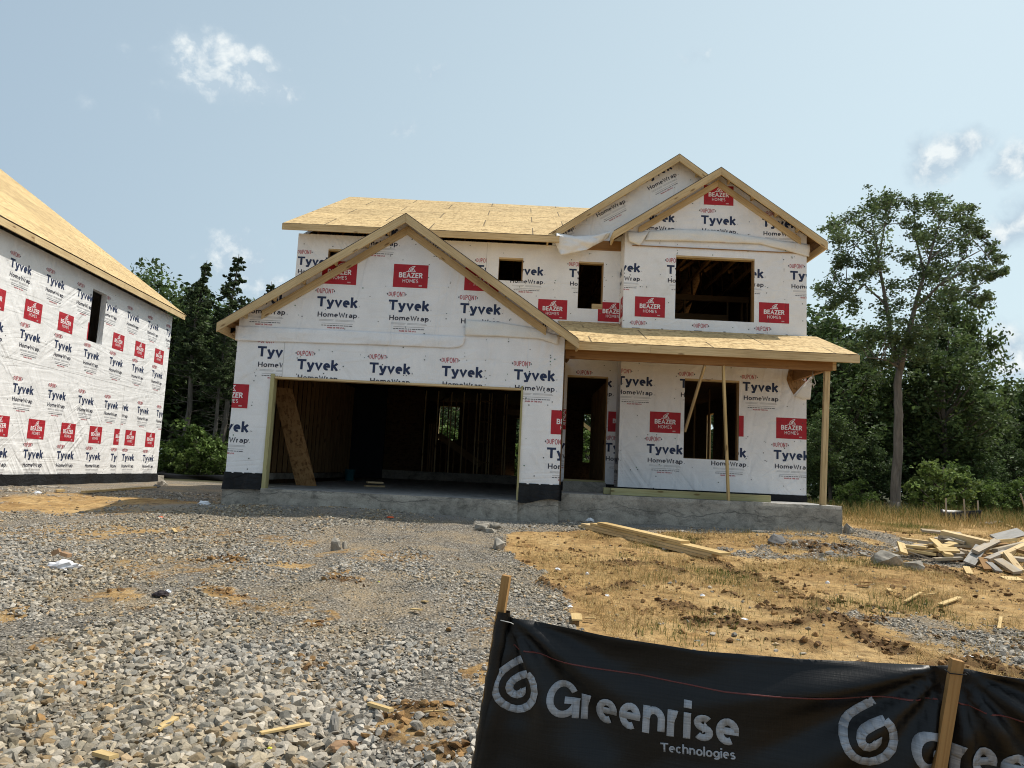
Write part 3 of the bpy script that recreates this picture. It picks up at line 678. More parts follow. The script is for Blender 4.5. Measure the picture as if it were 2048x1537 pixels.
# --- recessed front wall, upper and lower
pC = sheet_prints(rect(-5.26, -0.75, 2.5, 5.43), uv_of(594.6, 530, YR)) 
pD = sheet_prints(rect(-0.74, 2.45, 2.5, 5.43), uv_of(1138, 554.6, YR), du=-0.76)
holes_u = [(-0.45, 0.13, 4.52, 5.08), (1.46, 2.05, 3.93, 5.07), (-4.52, -3.75, 3.9, 5.09)]
wall('upper_wall', HOUSE, (0, YR, 0), ex, nf, rect(-5.26, 2.45, 2.55, 5.43), holes_u, [pC, pD], staples=110, seams=[((-.745, 2.6), (-.745, 5.4))])
pE = sheet_prints(rect(1.0, 2.45, -0.15, 2.55), uv_of(1155, 772, YR), du=0.685)
wall('entry_wall', HOUSE, (0, YR, 0), ex, nf, rect(1.0, 2.45, -0.16, 2.55), [(1.29, 2.24, -0.09, 2.33)], [pE], staples=26)
# --- wing
wp = [(2.45, -0.2), (6.65, -0.2), (6.65, fro(6.65) - .05), (FX, FZ - .05), (2.45, fro(2.45) - .05)]
hw = [(3.64, 5.45, 3.66, 5.15), (3.90, 5.13, 0.50, 2.30)]
pH = sheet_prints(rect(2.45, 6.65, 3.3, 5.33), uv_of(1333.4, 547.8, YW), du=-0.766)
pI = sheet_prints([(2.45, 5.34), (6.65, 5.34), (6.65, 7.3), (2.45, 7.3)], uv_of(1402, 448, YW), rows='b')
pJ = sheet_prints(rect(2.45, 6.65, -0.2, 2.62), uv_of(1485, 782, YW), du=-PER * 1.5 + PER * 0)
pat = [([uv_of(x, y, YW) for x, y in ((1578, 734), (1596, 734), (1597, 756), (1611, 764), (1587, 790), (1579, 776), (1573, 760))], 'osb')]
WING = wall('wing_wall', HOUSE, (0, YW, 0), ex, nf, wp, hw, [pH, pI, pJ], staples=190, patches=pat)
# return of the wing towards the recess, its prints wrap round the corner
pK = sheet_prints(rect(-YR, -YW, -0.2, 5.7), (-YR - .55, uv_of(1333.4, 547.8, YW)[1])) + sheet_prints(rect(-YR, -YW, -0.2, 2.6), (-YR - .3, 0.3))
wall('wing_return_wall', HOUSE, (2.4495, 0, 0), (0, -1, 0), (-1, 0, 0), rect(-YR + .002, -YW - .001, -0.2, fro(2.45) - .06), [], [pK], th=0.1, staples=20)
mb = MB(); mb.box(2.36, 6.66, YW - .012, YW + .1, -0.345, -0.2); mb.box(2.36, 2.46, YW + .0, YR, -0.345, -0.2); mb.box(1.0, 1.28, YR - .03, YR + .02, -.345, -.165)
mb.box(2.25, 2.46, YR - .02, YR + .02, -.345, -.165)
mb.build('black_flashing', 'black_plastic', HOUSE)
# --- other walls (mostly unseen, they close the building)
lhole = []
wall('side_wall', HOUSE, (-5.44, 0, 0), (0, -1, 0), (-1, 0, 0), [(-25.0, -.55), (-YG - .152, -.55), (-YG - .152, 2.79), (-25.0, 2.79)], [], [sheet_prints(rect(-25, -YG, -.3, 2.6), (-22.9, 1.9))], th=.12)
wall('side_wall', HOUSE, (-5.26, 0, 0), (0, -1, 0), (-1, 0, 0), [(-29.398, 2.8), (-17.552, 2.56), (-17.552, 5.43), (-23.4, 8.45), (-29.398, 5.43)], [], [], th=.12)
wall('side_wall', HOUSE, (-5.26, 0, 0), (0, -1, 0), (-1, 0, 0), rect(-29.398, -25.0, -.5, 2.795), [], [], th=.12)
wall('side_wall', HOUSE, (6.65, 0, 0), (0, 1, 0), (1, 0, 0), [(YW + .152, -.3), (29.398, -.3), (29.398, 5.43), (23.4, 8.45), (17.4, 5.5), (YW + .152, 5.5)], [(19, 19.8, .6, 2.2), (24, 24.8, .6, 2.2)], [], th=.14)
b1, b2, b3 = [uv_of(x, y, 29.4) for x, y in ((877, 880), (920, 815), (1164, 925))]
bh = [(b1[0], b2[0], b1[1], b2[1]), (0.25, 1.15, -0.3, uv_of(1030, 838, 29.4)[1]), (b3[0], b3[0] + .55, b3[1], uv_of(1170, 829, 29.4)[1]), (3.4, 4.9, .7, 2.2), (3.2, 5.2, 3.6, 5.0)]
wall('rear_wall', HOUSE, (0, 29.4, 0), (-1, 0, 0), (0, 1, 0), rect(-6.65, 5.44, -.7, 5.43), [(-x1, -x0, z0, z1) for x0, x1, z0, z1 in bh], [], th=.15)
# --- foundations and floors
def rough_block(name, x0, x1, y0, y1, z0, z1, mat, amp=.012, res=.07, ztop=None, edge=.03):
    mb = MB(); nx, nz = max(3, int((x1 - x0) / res)), max(3, int((z1 - z0) / res)); nyy = 8
    zt = lambda x, y: (ztop(x, y) if ztop else z1)
    def wob(x, z): return amp * 2 * (float(fbm(np.array(x * 2.2), np.array(z * 3.0), 5, 4)) - .5)
    P = [[(x, y0 + wob(x, z0 + (zt(x, y0) - z0) * j / nz) + (edge * .6 if j == nz else 0), z0 + (zt(x, y0) - z0) * j / nz + (wob(x * 3, 1.7) * .5 - (edge * .2) if j == nz else 0)) for x in np.linspace(x0, x1, nx)] for j in range(nz + 1)]
    Q = [[(x, y0 + edge + (y1 - y0 - edge) * (k / nyy) ** 1.3 + (0 if k else 0), zt(x, y0 + (y1 - y0) * (k / nyy) ** 1.3) + (.35 * wob(x, k * 1.3))) for x in np.linspace(x0, x1, nx)] for k in range(nyy + 1)]
    mb.grid(P, 0); mb.grid([P[-1], Q[0]], 0); mb.grid(Q, 1)
    for X, s_ in ((x0, 1), (x1, -1)):
        mb.poly([(X, y0, z0), (X, y1, z0), (X, y1, zt(X, y1)), (X, y0 + edge, zt(X, y0) - .002), (X, y0, zt(X, y0) - edge)][::s_])
    mb.poly([(x0, y1, z0), (x1, y1, z0), (x1, y1, zt(x1, y1)), (x0, y1, zt(x0, y1))]); mb.poly([(x0, y0, z0), (x0, y1, z0), (x1, y1, z0), (x1, y0, z0)])
    return mb.build(name, list(mat), HOUSE, False)
rough_block('garage_slab', -4.72, 0.22, YG - .08, 25.0, -1.25, -0.52, ('concrete', 'concrete_slab'), .02, .07, lambda x, y: -0.525 + .014 * (y - YG))
rough_block('foundation', -5.47, -4.72, YG - .01, YG + .4, -1.25, -0.5, ('concrete', 'concrete'), .01)
rough_block('foundation', 0.22, 1.0, YG - .01, YG + .4, -1.3, -0.42, ('concrete', 'concrete'), .01)
mb = MB(); mb.box(-5.46, -4.73, YG + .41, 29.38, -1.2, -.5); mb.box(0.23, 1.0, YG + .41, 25, -1.2, -.42); mb.box(1.0, 6.63, YR + .02, 29.36, -1.2, -.13); mb.box(2.4, 6.63, YW + .11, YR + .02, -1.2, -.21); mb.box(-4.7, 1.0, 25.02, 29.37, -1.2, -.13)
mb.build('foundation', 'concrete', HOUSE)
rough_block('porch_slab', 1.02, 6.65, 15.0, YR - .03, -1.25, -0.355, ('concrete', 'concrete_slab'), .018, .06)
mb = MB(); mb.box(1.27, 2.25, YR - .12, YR + .05, -.36, -.13); mb.build('door_step', 'concrete', HOUSE)
mb = MB(); mb.box(1.29, 2.24, YR - .03, YR + .14, -.128, -.09); mb.build('door_sill', 'treated', HOUSE, bevel=.003)
mb = MB(); mb.box(-5.318, 6.5, YR + .16, 29.2, 2.62, 2.88, axis=0); mb.box(2.6, 6.5, YW + .16, YR + .16, 2.62, 2.88); mb.build('floor_deck', 'osb_shaded', HOUSE)
# --- openings: jamb boards
mb = MB(); mb.box(-4.72, -4.685 + .04, YG - .03, YG + .16, -.525, 1.70, axis=2); mb.build('garage_jamb', 'treated', HOUSE, bevel=.003)
mb = MB(); mb.box(0.185, 0.222, YG - .03, YG + .16, -.525, 1.69, axis=2); mb.build('garage_jamb', 'treated', HOUSE, bevel=.003)
mb = MB(); mb.box(-4.64, 0.184, YG - .028, YG + .16, 1.61, 1.65); mb.build('garage_header', 'pine', HOUSE, bevel=.003)
def window_frame(x0, x1, z0, z1, Y, name='window_frame'):
    mb = MB(); t = .038
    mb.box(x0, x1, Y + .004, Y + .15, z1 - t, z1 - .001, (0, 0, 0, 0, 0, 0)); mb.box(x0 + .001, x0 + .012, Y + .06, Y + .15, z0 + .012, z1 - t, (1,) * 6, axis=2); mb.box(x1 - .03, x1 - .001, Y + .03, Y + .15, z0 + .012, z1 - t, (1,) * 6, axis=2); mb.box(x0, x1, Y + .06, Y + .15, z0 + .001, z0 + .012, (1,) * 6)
    return mb.build(name, ['pine', 'pine_shaded'], HOUSE)
for h in holes_u: window_frame(*h, YR)
for h in hw: window_frame(*h, YW)
window_frame(1.29, 2.24, -.09, 2.33, YR, 'door_frame')
mb = MB(); mb.box(1.80, 2.06, YR + .02, YR + .06, 3.93, 4.06); mb.build('sill_block', 'pine', HOUSE)

# --- roofs
deck('main_roof', HOUSE, (-5.52, EY, EZ), (0.95, EY, EZ), (0.95, RIDY, RIDZ), (-5.52, RIDY, RIDZ), under='osb_shaded')
deck('main_roof', HOUSE, (0.951, YR + .06, main(YR + .06)), (6.95, YR + .06, main(YR + .06)), (6.95, RIDY, RIDZ), (0.951, RIDY, RIDZ), under='osb_shaded')
deck('main_roof', HOUSE, (6.95, 29.8, EZ), (-5.52, 29.8, EZ), (-5.52, RIDY, RIDZ - .004), (6.95, RIDY, RIDZ - .004))
# panel outline left in chalk-blue spacing gap near the ridge, as on the sheathing in place
deck('garage_roof', HOUSE, (-5.72, 14.26, gar(-5.72)), (-5.72, 17.36, gar(-5.72)), (GX, 17.36, GZ), (GX, 14.26, GZ))
deck('garage_roof', HOUSE, (1.24, 17.36, gar(1.24)), (1.24, 14.26, gar(1.24)), (GX, 14.26, GZ - .001), (GX, 17.36, GZ - .001))
deck('rear_gable_roof', HOUSE, (0.68, 17.12, rea(.68)), (0.68, 22.5, rea(.68)), (RX, 22.5, RZ), (RX, 17.12, RZ))
deck('rear_gable_roof', HOUSE, (6.80, 22.5, rea(6.8)), (6.80, 17.12, rea(6.8)), (RX, 17.12, RZ - .001), (RX, 22.5, RZ - .001))
deck('front_gable_roof', HOUSE, (2.15, 16.5, fro(2.15)), (2.15, 17.36, fro(2.15)), (FX, 20.5, FZ), (FX, 16.5, FZ), under='osb_shaded')
deck('front_gable_roof', HOUSE, (6.99, 21.0, fro(6.99)), (6.99, 16.5, fro(6.99)), (FX, 16.5, FZ - .001), (FX, 21.0, FZ - .001), under='osb_shaded')
PS = 0.357
por = lambda y: 2.665 + PS * (y - 14.75)
deck('porch_roof', HOUSE, (1.02, 14.75, por(14.75)), (6.88, 14.75, por(14.75)), (6.88, YW - .004, por(YW)), (1.02, YW - .004, por(YW)), uoff=(.7, .55))
deck('porch_roof', HOUSE, (1.02, YW - .004, por(YW)), (2.445, YW - .004, por(YW)), (2.445, YR - .004, por(YR)), (1.02, YR - .004, por(YR)))
# --- rear gable wall: sheets run along the rake
rp = [(0.80, 5.44), (6.70, 5.44), (6.70, rea(6.7) - .05), (RX, RZ - .05), (0.80, rea(.8) - .05)]
rot = R_(31); hwp = np.array(uv_of(1298, 381.4, YR)); an = (hwp[0] - .03 * math.cos(rot) - .205 * math.sin(rot), hwp[1] - .03 * math.sin(rot) + .205 * math.cos(rot))
pR = sheet_prints(rp, an, rows='A', rot=rot, ks=range(-4, 4))
wall('rear_gable_wall', HOUSE, (0, YR, 0), ex, nf, rp, [], [pR], th=.1, skin='wrap', staples=40)
mb = MB(); mb.box(0.95, 2.44, YR - .018, YR - .001, 5.36, 5.60); mb.build('top_plate', 'lvl', HOUSE)
# loose sheeting on the gables
f1 = flap('loose_wrap', [(1113, 466), (1150, 473), (1190, 471), (1222, 462)], [(1110, 488), (1121, 514), (1170, 503), (1216, 478)], YR - .25, 'wrap_creased', .10, .09, 16, 40, 4)
flap('loose_wrap', [(1296, 463), (1350, 459), (1430, 462), (1500, 473), (1560, 482), (1619, 490)], [(1289, 482), (1350, 483), (1440, 486), (1520, 489), (1575, 503), (1617, 515)], YW - .01, 'wrap_back', .035, .03, 9, 50, 5)
flap('loose_wrap', [(1254, 462), (1275, 465), (1298, 462)], [(1257, 484), (1279, 493), (1289, 478)], YW - .03, 'wrap_back', .05, .02, 7, 16, 6)
flap('loose_wrap', [(1611, 766), (1617, 758), (1622, 752)], [(1588, 793), (1604, 800), (1619, 800)], YW - .015, 'wrap_back', .05, .02, 7, 14, 7)
mb = MB(); mb.beam((2.62, YW - .02, 5.33), (6.62, YW - .02, 5.33), .015, .02); mb.build('batten', 'lvl', HOUSE)

# --- fascia, rake boards, rafter tails and lookouts
RB = 0.175
def rake(name, f, xa, xb, y0, y1, drop=.02, h=RB, mat='pine'):
    mb = MB(); mb.prism([(xa, f(xa) - drop - h), (xb, f(xb) - drop - h), (xb, f(xb) - drop), (xa, f(xa) - drop)], y0, y1); return mb.build(name, mat, HOUSE, bevel=.004)
rake('rake_board', gar, -5.74, GX - .001, 14.25, 14.29); rake('rake_board', gar, GX + .001, 1.26, 14.25, 14.29)
rake('soffit_nailer', gar, -5.0, GX - .001, 14.555, 14.593, .175, .165, 'pine'); rake('soffit_nailer', gar, GX + .001, .62, 14.555, 14.593, .175, .165, 'pine')
rake('rake_board', fro, 2.13, FX - .001, 16.49, 16.53); rake('rake_board', fro, FX + .001, 7.01, 16.49, 16.53)
rake('soffit_nailer', fro, 2.75, FX - .001, 16.755, 16.793, .21, .16, 'pine'); rake('soffit_nailer', fro, FX + .001, 6.5, 16.755, 16.793, .21, .16, 'pine')
rake('rake_board', rea, 0.66, RX - .001, 17.11, 17.15); rake('rake_board', rea, RX + .001, 6.82, 17.11, 17.15)
def look(xs, f, y0, y1, off):
    for x in xs:
        mb = MB(); z = f(x) - off; mb.beam((x, y0, z), (x, y1, z), .04, .085); mb.build('lookout', 'pine', HOUSE)
look([-5.3, -4.75, -4.2, -3.6, -3.0, -2.6, -1.9, -1.3, -.75, -.2, .4, .9], gar, 14.29, 14.6, .10)
look([2.6, 3.2, 3.8, 4.3, 4.8, 5.35, 5.9, 6.4], fro, 16.53, 16.8, .10)
look([1.3, 1.9, 2.5, 3.1, 4.2, 5.0], rea, 17.15, 17.4, .10)
def fascia(x0, x1, y, z, h=.155, mat='pine'):
    mb = MB(); mb.box(x0, x1, y - .038, y, z - h, z - .006); return mb.build('fascia_board', mat, HOUSE, bevel=.004)
fascia(-5.53, -2.9, EY, EZ - .014); fascia(-2.897, 0.94, EY, EZ - .019)
fascia(1.02, 2.72, 14.75, por(14.75) - .012, .165); fascia(2.723, 6.885, 14.75, por(14.75) - .014, .165)
for xx, f, y0, y1 in ((-5.72, gar, 14.29, 17.4), (1.24, gar, 14.29, 14.7), (2.15, fro, 16.53, 17.0), (6.99, fro, 16.53, 21.0), (0.68, rea, 17.15, 17.4)):
    mb = MB(); mb.box(xx - .019, xx + .019, y0, y1, f(xx) - .19, f(xx) - .022, axis=1); mb.build('fascia_board', 'pine', HOUSE)
for x in np.arange(-5.2, 0.9, .61):
    mb = MB(); mb.beam((x, EY, main(EY) - .075), (x, RIDY, RIDZ - .075), .04, .10); mb.build('rafter', 'pine', HOUSE)
for x in np.arange(1.25, 6.8, .61):
    mb = MB(); mb.beam((x, YR + .1, main(YR + .1) - .09), (x, RIDY, RIDZ - .09), .04, .12); mb.build('rafter', 'pine', HOUSE)
for x in np.arange(1.2, 6.8, .61):
    mb = MB(); mb.beam((x, 14.75, por(14.75) - .075), (x, YW - .01, por(YW) - .075), .04, .10); mb.build('rafter', 'pine', HOUSE)
for y in np.arange(14.9, 17.3, .61):
    mb = MB(); mb.beam((-5.72, y, gar(-5.72) - .08), (GX, y, GZ - .08), .04, .1); mb.beam((1.24, y, gar(1.24) - .08), (GX, y, GZ - .08), .04, .1); mb.beam((-5.7, y, 2.57), (1.2, y, 2.57), .04, .1); mb.build('roof_truss', 'pine_shaded', HOUSE)
# attic back-stop: trusses behind the open eave
for x in np.arange(-5.0, 6.6, .61):
    mb = MB(); mb.beam((x, YR + .2, 5.47), (x, 29.2, 5.47), .04, .09)
    for k in range(5): mb.beam((x, YR + .6 + k * 1.1, 5.5), (x, YR + 1.3 + k * 1.1, main(YR + 1.3 + k * 1.1) - .12), .04, .08)
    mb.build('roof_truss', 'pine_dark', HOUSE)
# --- porch beam, posts, braces
mb = MB(); mb.box(1.01, 6.45, 14.96, 15.05, 2.345, 2.60); mb.build('porch_beam', 'lvl', HOUSE, bevel=.004)
mb = MB(); mb.box(6.452, 6.53, 14.97, 15.04, 2.36, 2.60); mb.build('beam_end_block', 'pine', HOUSE)
mb = MB(); mb.box(6.34, 6.44, 15.06, YW - .005, 2.36, 2.60, axis=1); mb.build('porch_beam', 'lvl', HOUSE, bevel=.004)
mb = MB(); mb.beam((6.28, 15.1, -.356), (6.36, 15.08, 2.343), .055, .089, (0, 1, 0)); mb.beam((6.335, 15.1, -.356), (6.415, 15.08, 2.343), .045, .085, (0, 1, 0)); mb.build('porch_post', 'pine', HOUSE, bevel=.003)
mb = MB(); mb.beam((4.44, 15.16, -.354), (4.25, 15.0, 2.343), .085, .045, (1, 0, 0)); mb.build('temporary_prop', 'pine_fresh', HOUSE, bevel=.003)
mb = MB(); mb.beam((3.91, 16.74, 1.11), (3.88, 15.0, 2.343), .085, .04, (1, 0, 0)); mb.build('diagonal_brace', 'pine', HOUSE, bevel=.003)
mb = MB(); mb.tube([at(1626, 742, 15.6), at(1625, 756, 15.6), at(1620, 764, 15.6), at(1626, 768, 15.6), at(1628, 776, 15.62), at(1625, 768, 15.6), at(1622, 774, 15.6)], [.012] * 7, 5); mb.tube([at(1626, 750, 15.6), at(1631, 768, 15.6), at(1627, 772, 15.6)], [.01] * 3, 5)
mb.build('twine', 'twine', HOUSE, True)
# --- inside: studs, partitions, stairs
STUD = None
def studs(xs, ys, z0, z1, mat='pine_shaded', w=.04, d=.09):
    for x, y in zip(xs, ys):
        mb = MB(); mb.box(x - w / 2, x + w / 2, y - d / 2, y + d / 2, z0, z1, axis=2); mb.build('wall_stud', mat, HOUSE)
ys = np.arange(14.95, 24.9, .41); studs([-5.26] * len(ys), ys, -.25, 2.55, 'pine_shaded', w=.09, d=.04)
mb = MB(); mb.box(-5.32, -5.2, 14.77, 25, -.40, -.26, axis=1); mb.build('curb', 'concrete', HOUSE)
xk = lambda px, Y=25.0: float(at(px, 860, Y)[0])
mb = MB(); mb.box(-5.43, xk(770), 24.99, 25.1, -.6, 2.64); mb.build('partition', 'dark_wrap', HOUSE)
mb = MB(); mb.box(xk(770) + .01, xk(845), 25.0, 25.1, -.1, 2.64); mb.build('partition', 'osb_shaded', HOUSE)
mb = MB(); mb.box(xk(770) + .01, 1.0, 24.94, 25.1, -.6, -.1); mb.build('curb', 'concrete', HOUSE)
sx = [xk(p) for p in (848, 873, 900, 925, 951, 958, 976, 981, 1007, 1012)]; studs(sx, [25.05] * len(sx), -.1, 2.6, 'pine')
for zz in (2.3, 1.62, .95, .27):
    mb = MB(); mb.box(xk(958), xk(981), 25.0, 25.09, zz, zz + .04); mb.build('blocking', 'pine_shaded', HOUSE)
mb = MB(); mb.box(xk(1012), 1.0, 25.0, 25.09, 1.9, 2.1); mb.build('door_header', 'pine_shaded', HOUSE)
studs([xk(857), xk(861), xk(866)], [25.3] * 3, -.1, 1.5)
sx2 = [xk(p, 27.3) for p in (884, 895, 910, 935, 968, 990)]; studs(sx2, [27.3] * len(sx2), -.1, 2.6)
for (a, b) in (((846, 823), (930, 770)), ((852, 820), (940, 764)), ((876, 870), (962, 930))):
    mb = MB(); mb.beam(at(*a, 26.2), at(*b, 26.2), .05, .22 if a[0] == 876 else .05); mb.build('stair_stringer', 'pine_shaded', HOUSE)
mb = MB(); mb.box(0.96, 1.04, YG + .16, 17.3, -.45, 2.6, axis=1); mb.box(0.96, 1.04, 18.2, 25, -.2, 2.6, axis=1); mb.build('partition', 'osb_shaded', HOUSE)
ys = np.arange(17.8, 24, .41); studs([2.62 + .0 * y for y in ys], ys, -.1, 2.6, w=.09, d=.04)
mb = MB(); mb.box(1.05, 2.6, 24.0, 24.1, 2.05, 2.6); mb.build('door_header', 'osb_shaded', HOUSE)
mb = MB(); mb.beam(at(1166, 848, 31.5), at(1192, 868, 31.5), .04, .14); 
mb.build('brace_board', 'pine_fresh', HOUSE)
ys = np.arange(16.96 + .2, 20, .41); studs([6.45] * len(ys), ys, -.1, 2.6, w=.09, d=.04)
sx = np.arange(2.7, 6.5, .41); studs(sx, [21.0] * len(sx), -.1, 2.6)
# upper room behind the big window
sx = [2.9, 3.3, 3.75, 4.2, 4.7, 5.9, 6.3, 6.45]; studs(sx, [20.5] * len(sx), 2.9, 5.0)
mb = MB(); mb.box(2.7, 6.5, 20.45, 20.55, 5.0, 5.16); mb.box(4.2, 5.9, 20.44, 20.56, 4.45, 4.62); mb.build('door_header', 'pine_shaded', HOUSE)
for x in np.arange(2.8, 6.5, .61):
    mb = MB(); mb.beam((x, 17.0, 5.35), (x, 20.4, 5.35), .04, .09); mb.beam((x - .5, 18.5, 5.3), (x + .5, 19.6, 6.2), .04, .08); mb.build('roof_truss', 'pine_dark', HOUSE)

# --- things in and on the house
mb = MB(); a0, a1 = at(594, 968, 16.6), at(634, 966, 16.6); L = Vector(at(560, 770, 16.9)) - Vector(at(600, 900, 16.65)); tz = -.50
p0, p1 = Vector((a0[0], 16.55, tz)), Vector((a1[0], 16.6, tz)); q0 = Vector((-5.20, 16.25, 1.60)); q1 = q0 + (p1 - p0) * .95
nn = (p1 - p0).cross(q0 - p0).normalized() * .016
mb.hexa([p0, p1, p1 + nn, p0 + nn, q0, q1, q1 + nn, q0 + nn]); o = mb.build('leaning_panel', 'osb', None, loc=tuple(p0)); tag(o, 'narrow brown sheathing panel leaning inside the open garage', 'board')
for k, (xa, ya, xb, yb, dz) in enumerate(((732, 969, 768, 964, 0), (730, 972, 752, 971, .0), (734, 966, 764, 963, .085))):
    a, b = at(xa, ya, 17.6 - .1 * k), at(xb, yb, 17.7 - .1 * k); z = -.462 + dz
    mb = MB(); mb.beam((a[0], a[1], z), (b[0], b[1] + .1, z), .1, .04); o = mb.build('short_board', 'pine', None, loc=(float(a[0]), float(a[1]), z), bevel=.003)
    tag(o, ('longer board at the bottom of the little pile on the garage floor', 'shortest board at the front of the little pile on the garage floor', 'board lying on top of the little pile on the garage floor')[k], 'board', 'offcuts on the garage floor')
c = at(699, 955, 21.0); zf = -.525 + .014 * (21.0 - YG)
mb = MB(); mb.tube([(c[0], 21.0, zf), (c[0], 21.0, zf + .01), (c[0], 21.0, zf + .30), (c[0], 21.0, zf + .31), (c[0], 21.0, zf + .31), (c[0], 21.0, zf + .03)], [.11, .125, .15, .16, .14, .12], 16, cap=False); mb.tube([(c[0] - .15, 21, zf + .27), (c[0] - .1, 20.9, zf + .2), (c[0] + .1, 20.9, zf + .2), (c[0] + .15, 21, zf + .27)], [.006] * 4, 5)
o = mb.build('bucket', 'bucket_teal', None, True, loc=(float(c[0]), 21.0, zf)); tag(o, 'teal plastic bucket deep in the dark garage', 'bucket')
for k, (xa, xb, y, dz, lb) in enumerate(((2.12, 5.33, 15.45, .0675, 'long greenish treated post lying at the front of the porch slab'), (2.0, 4.4, 15.66, .0675, 'greenish treated post lying close behind the front one on the porch'))):
    mb = MB(); z = -.35 + dz; mb.beam((xa, y + .06, z), (xb, y - .12, z), .135, .135); o = mb.build('treated_post', 'treated', None, loc=(xa, y, z), bevel=.004); tag(o, lb, 'lumber', 'treated posts lying on the porch')

# ------------------------------------------------------------------ the neighbouring house
nd_ = np.array([-0.0419, 0.9991]); nn_ = np.array([0.9991, 0.0419])
C0 = np.array([-12.27, 26.5])
NEIGH = empty('neighbouring_house', (-16, 20, -1.0), 'neighbouring unfinished house with crinkled printed wrap on its long side and a steep bare roof', 'house')
def nb(s, o_, z):  # along wall (0 = far corner, negative towards the viewer), outwards, height
    p = C0 + nd_ * s + nn_ * o_; return Vector((p[0], p[1], z))
def nuv(px, py):
    v = ray(px, py); A = np.array([[v[0], -nd_[0]], [v[1], -nd_[1]]]); t, s = np.linalg.solve(A, C0); return (float(s), float(v[2] * t))
LN = -14.5; ZB = -0.64; ZT = 4.98
win = [nuv(206, 580), nuv(180, 684)]; w2 = (nuv(184, 600)[0], nuv(209, 640)[0], nuv(190, 681)[1] - .07, nuv(194, 581)[1])
seam_z = nuv(150, 748)[1]
sh1 = sheet_prints(rect(LN, 0, seam_z, 5.0), nuv(19.5, 533), s=1.045, ks=range(-6, 12), du=nuv(41, 678)[0] - nuv(19.5, 533)[0] - .08, dv=-1.50)
cut = nuv(240, 860)[0]
sh2 = sheet_prints(rect(LN, cut, ZB, seam_z), nuv(24.4, 783.7), s=1.045, ks=range(-6, 12), du=nuv(44.5, 911)[0] - nuv(24.4, 783.7)[0])
a3 = nuv(274, 826); sh3 = sheet_prints(rect(cut, 0, ZB, seam_z), a3, s=1.045, ks=range(-3, 6), du=nuv(244.5, 917)[0] - a3[0])
wall('side_wall', NEIGH, nb(0, 0, 0), (nd_[0], nd_[1], 0), (nn_[0], nn_[1], 0), rect(LN, 0, ZB, ZT), [w2], [sh1, sh2, sh3], th=.16, skin='wrap_creased', jamb='wrap', staples=120,
     seams=[((cut, ZB), (cut, seam_z)), ((LN, seam_z), (0, seam_z))], patches=[])
P = []
for i in range(7):
    t = i / 6; P.append([tuple(nb(s, .035 + .05 * t * (0.6 + .5 * math.sin(s * 3.1)) + .010 * math.sin(s * 9 + t * 3), ZB + .03 - (.30 + .03 * math.sin(s * 1.3)) * t)) for s in np.linspace(-14.5, -.0, 120)])
mb = MB(); mb.grid(P); mb.build('black_flashing', 'black_plastic', NEIGH, True)
mb = MB(); a, b_ = nb(-14.5, -.1, 0), nb(.02, -.1, 0)
mb.beam(nb(-14.5, -.13, -.98), nb(.01, -.13, -.98), .28, .70); mb.beam(nb(.0, -.13, -1.0), nb(.62, -.13, -1.0), .28, .62); mb.beam(nb(-14.5, .05, -1.10), nb(-.6, .05, -1.10), .3, .16); mb.build('foundation', 'concrete', NEIGH)
ns = .703; ov = .30; zt_ = 5.14; WID = 15.4
def nroof(o_): return zt_ - ns * (ov - o_) if False else zt_ + ns * (ov - o_)
deck('roof', NEIGH, nb(-14.9, ov, zt_), nb(.36, ov, zt_), nb(.36, -WID / 2, nroof(-WID / 2)), nb(-14.9, -WID / 2, nroof(-WID / 2)))
deck('roof', NEIGH, nb(.36, -WID - ov, zt_), nb(-14.9, -WID - ov, zt_), nb(-14.9, -WID / 2, nroof(-WID / 2) - .002), nb(.36, -WID / 2, nroof(-WID / 2) - .002))
for s0, s1 in ((-14.9, -9.0), (-8.997, -4.4), (-4.397, .36)):
    mb = MB(); mb.beam(nb(s0, ov - .02, zt_ - .115), nb(s1, ov - .02, zt_ - .115), .038, .17); mb.build('fascia_board', 'pine', NEIGH, bevel=.004)
for s in np.arange(-14.3, .1, .61):
    mb = MB(); mb.beam(nb(s, ov - .04, zt_ - .09), nb(s, -2.0, nroof(-2.0) - .11), .04, .11); mb.build('rafter', 'pine', NEIGH)
mb = MB(); mb.beam(nb(.34, ov, zt_ - .11), nb(.34, -WID / 2, nroof(-WID / 2) - .11), .04, .17, (0, 1, 0) if False else (0, 0, 1)); mb.build('rake_board', 'pine', NEIGH)
mb = MB()
for s in (-14.5, 0.0):
    A = [nb(s, -.165, -1), nb(s, -WID, -1), nb(s, -WID, ZT), nb(s, -WID / 2, nroof(-WID / 2) - .05), nb(s, -.165, ZT + .1)]; mb.poly(A)
mb.poly([nb(-14.5, -WID, -1), nb(0, -WID, -1), nb(0, -WID, ZT), nb(-14.5, -WID, ZT)]); mb.build('end_wall', 'wrap', NEIGH)
mb = MB(); mb.poly([nb(-14.4, -.2, 2.1), nb(-.1, -.2, 2.1), nb(-.1, -WID + .1, 2.1), nb(-14.4, -WID + .1, 2.1)]); mb.poly([nb(-14.4, -5, 2.1), nb(-.1, -5, 2.1), nb(-.1, -5, 5.5), nb(-14.4, -5, 5.5)]); mb.build('floor_deck', 'osb_shaded', NEIGH)
for s, o_ in ((w2[0] + .4, -.9), (w2[0] - .8, -1.6), (w2[0] - .3, -2.4)):
    mb = MB(); mb.beam(nb(s, o_, 2.2), nb(s, o_, 5.1), .09, .04, (0, 1, 0)); mb.build('wall_stud', 'pine', NEIGH)
mb = MB(); mb.beam(nb(w2[0] - 1.2, -.9, 3.2), nb(w2[0] + .9, -.7, 4.7), .04, .14); mb.build('brace_board', 'pine', NEIGH)
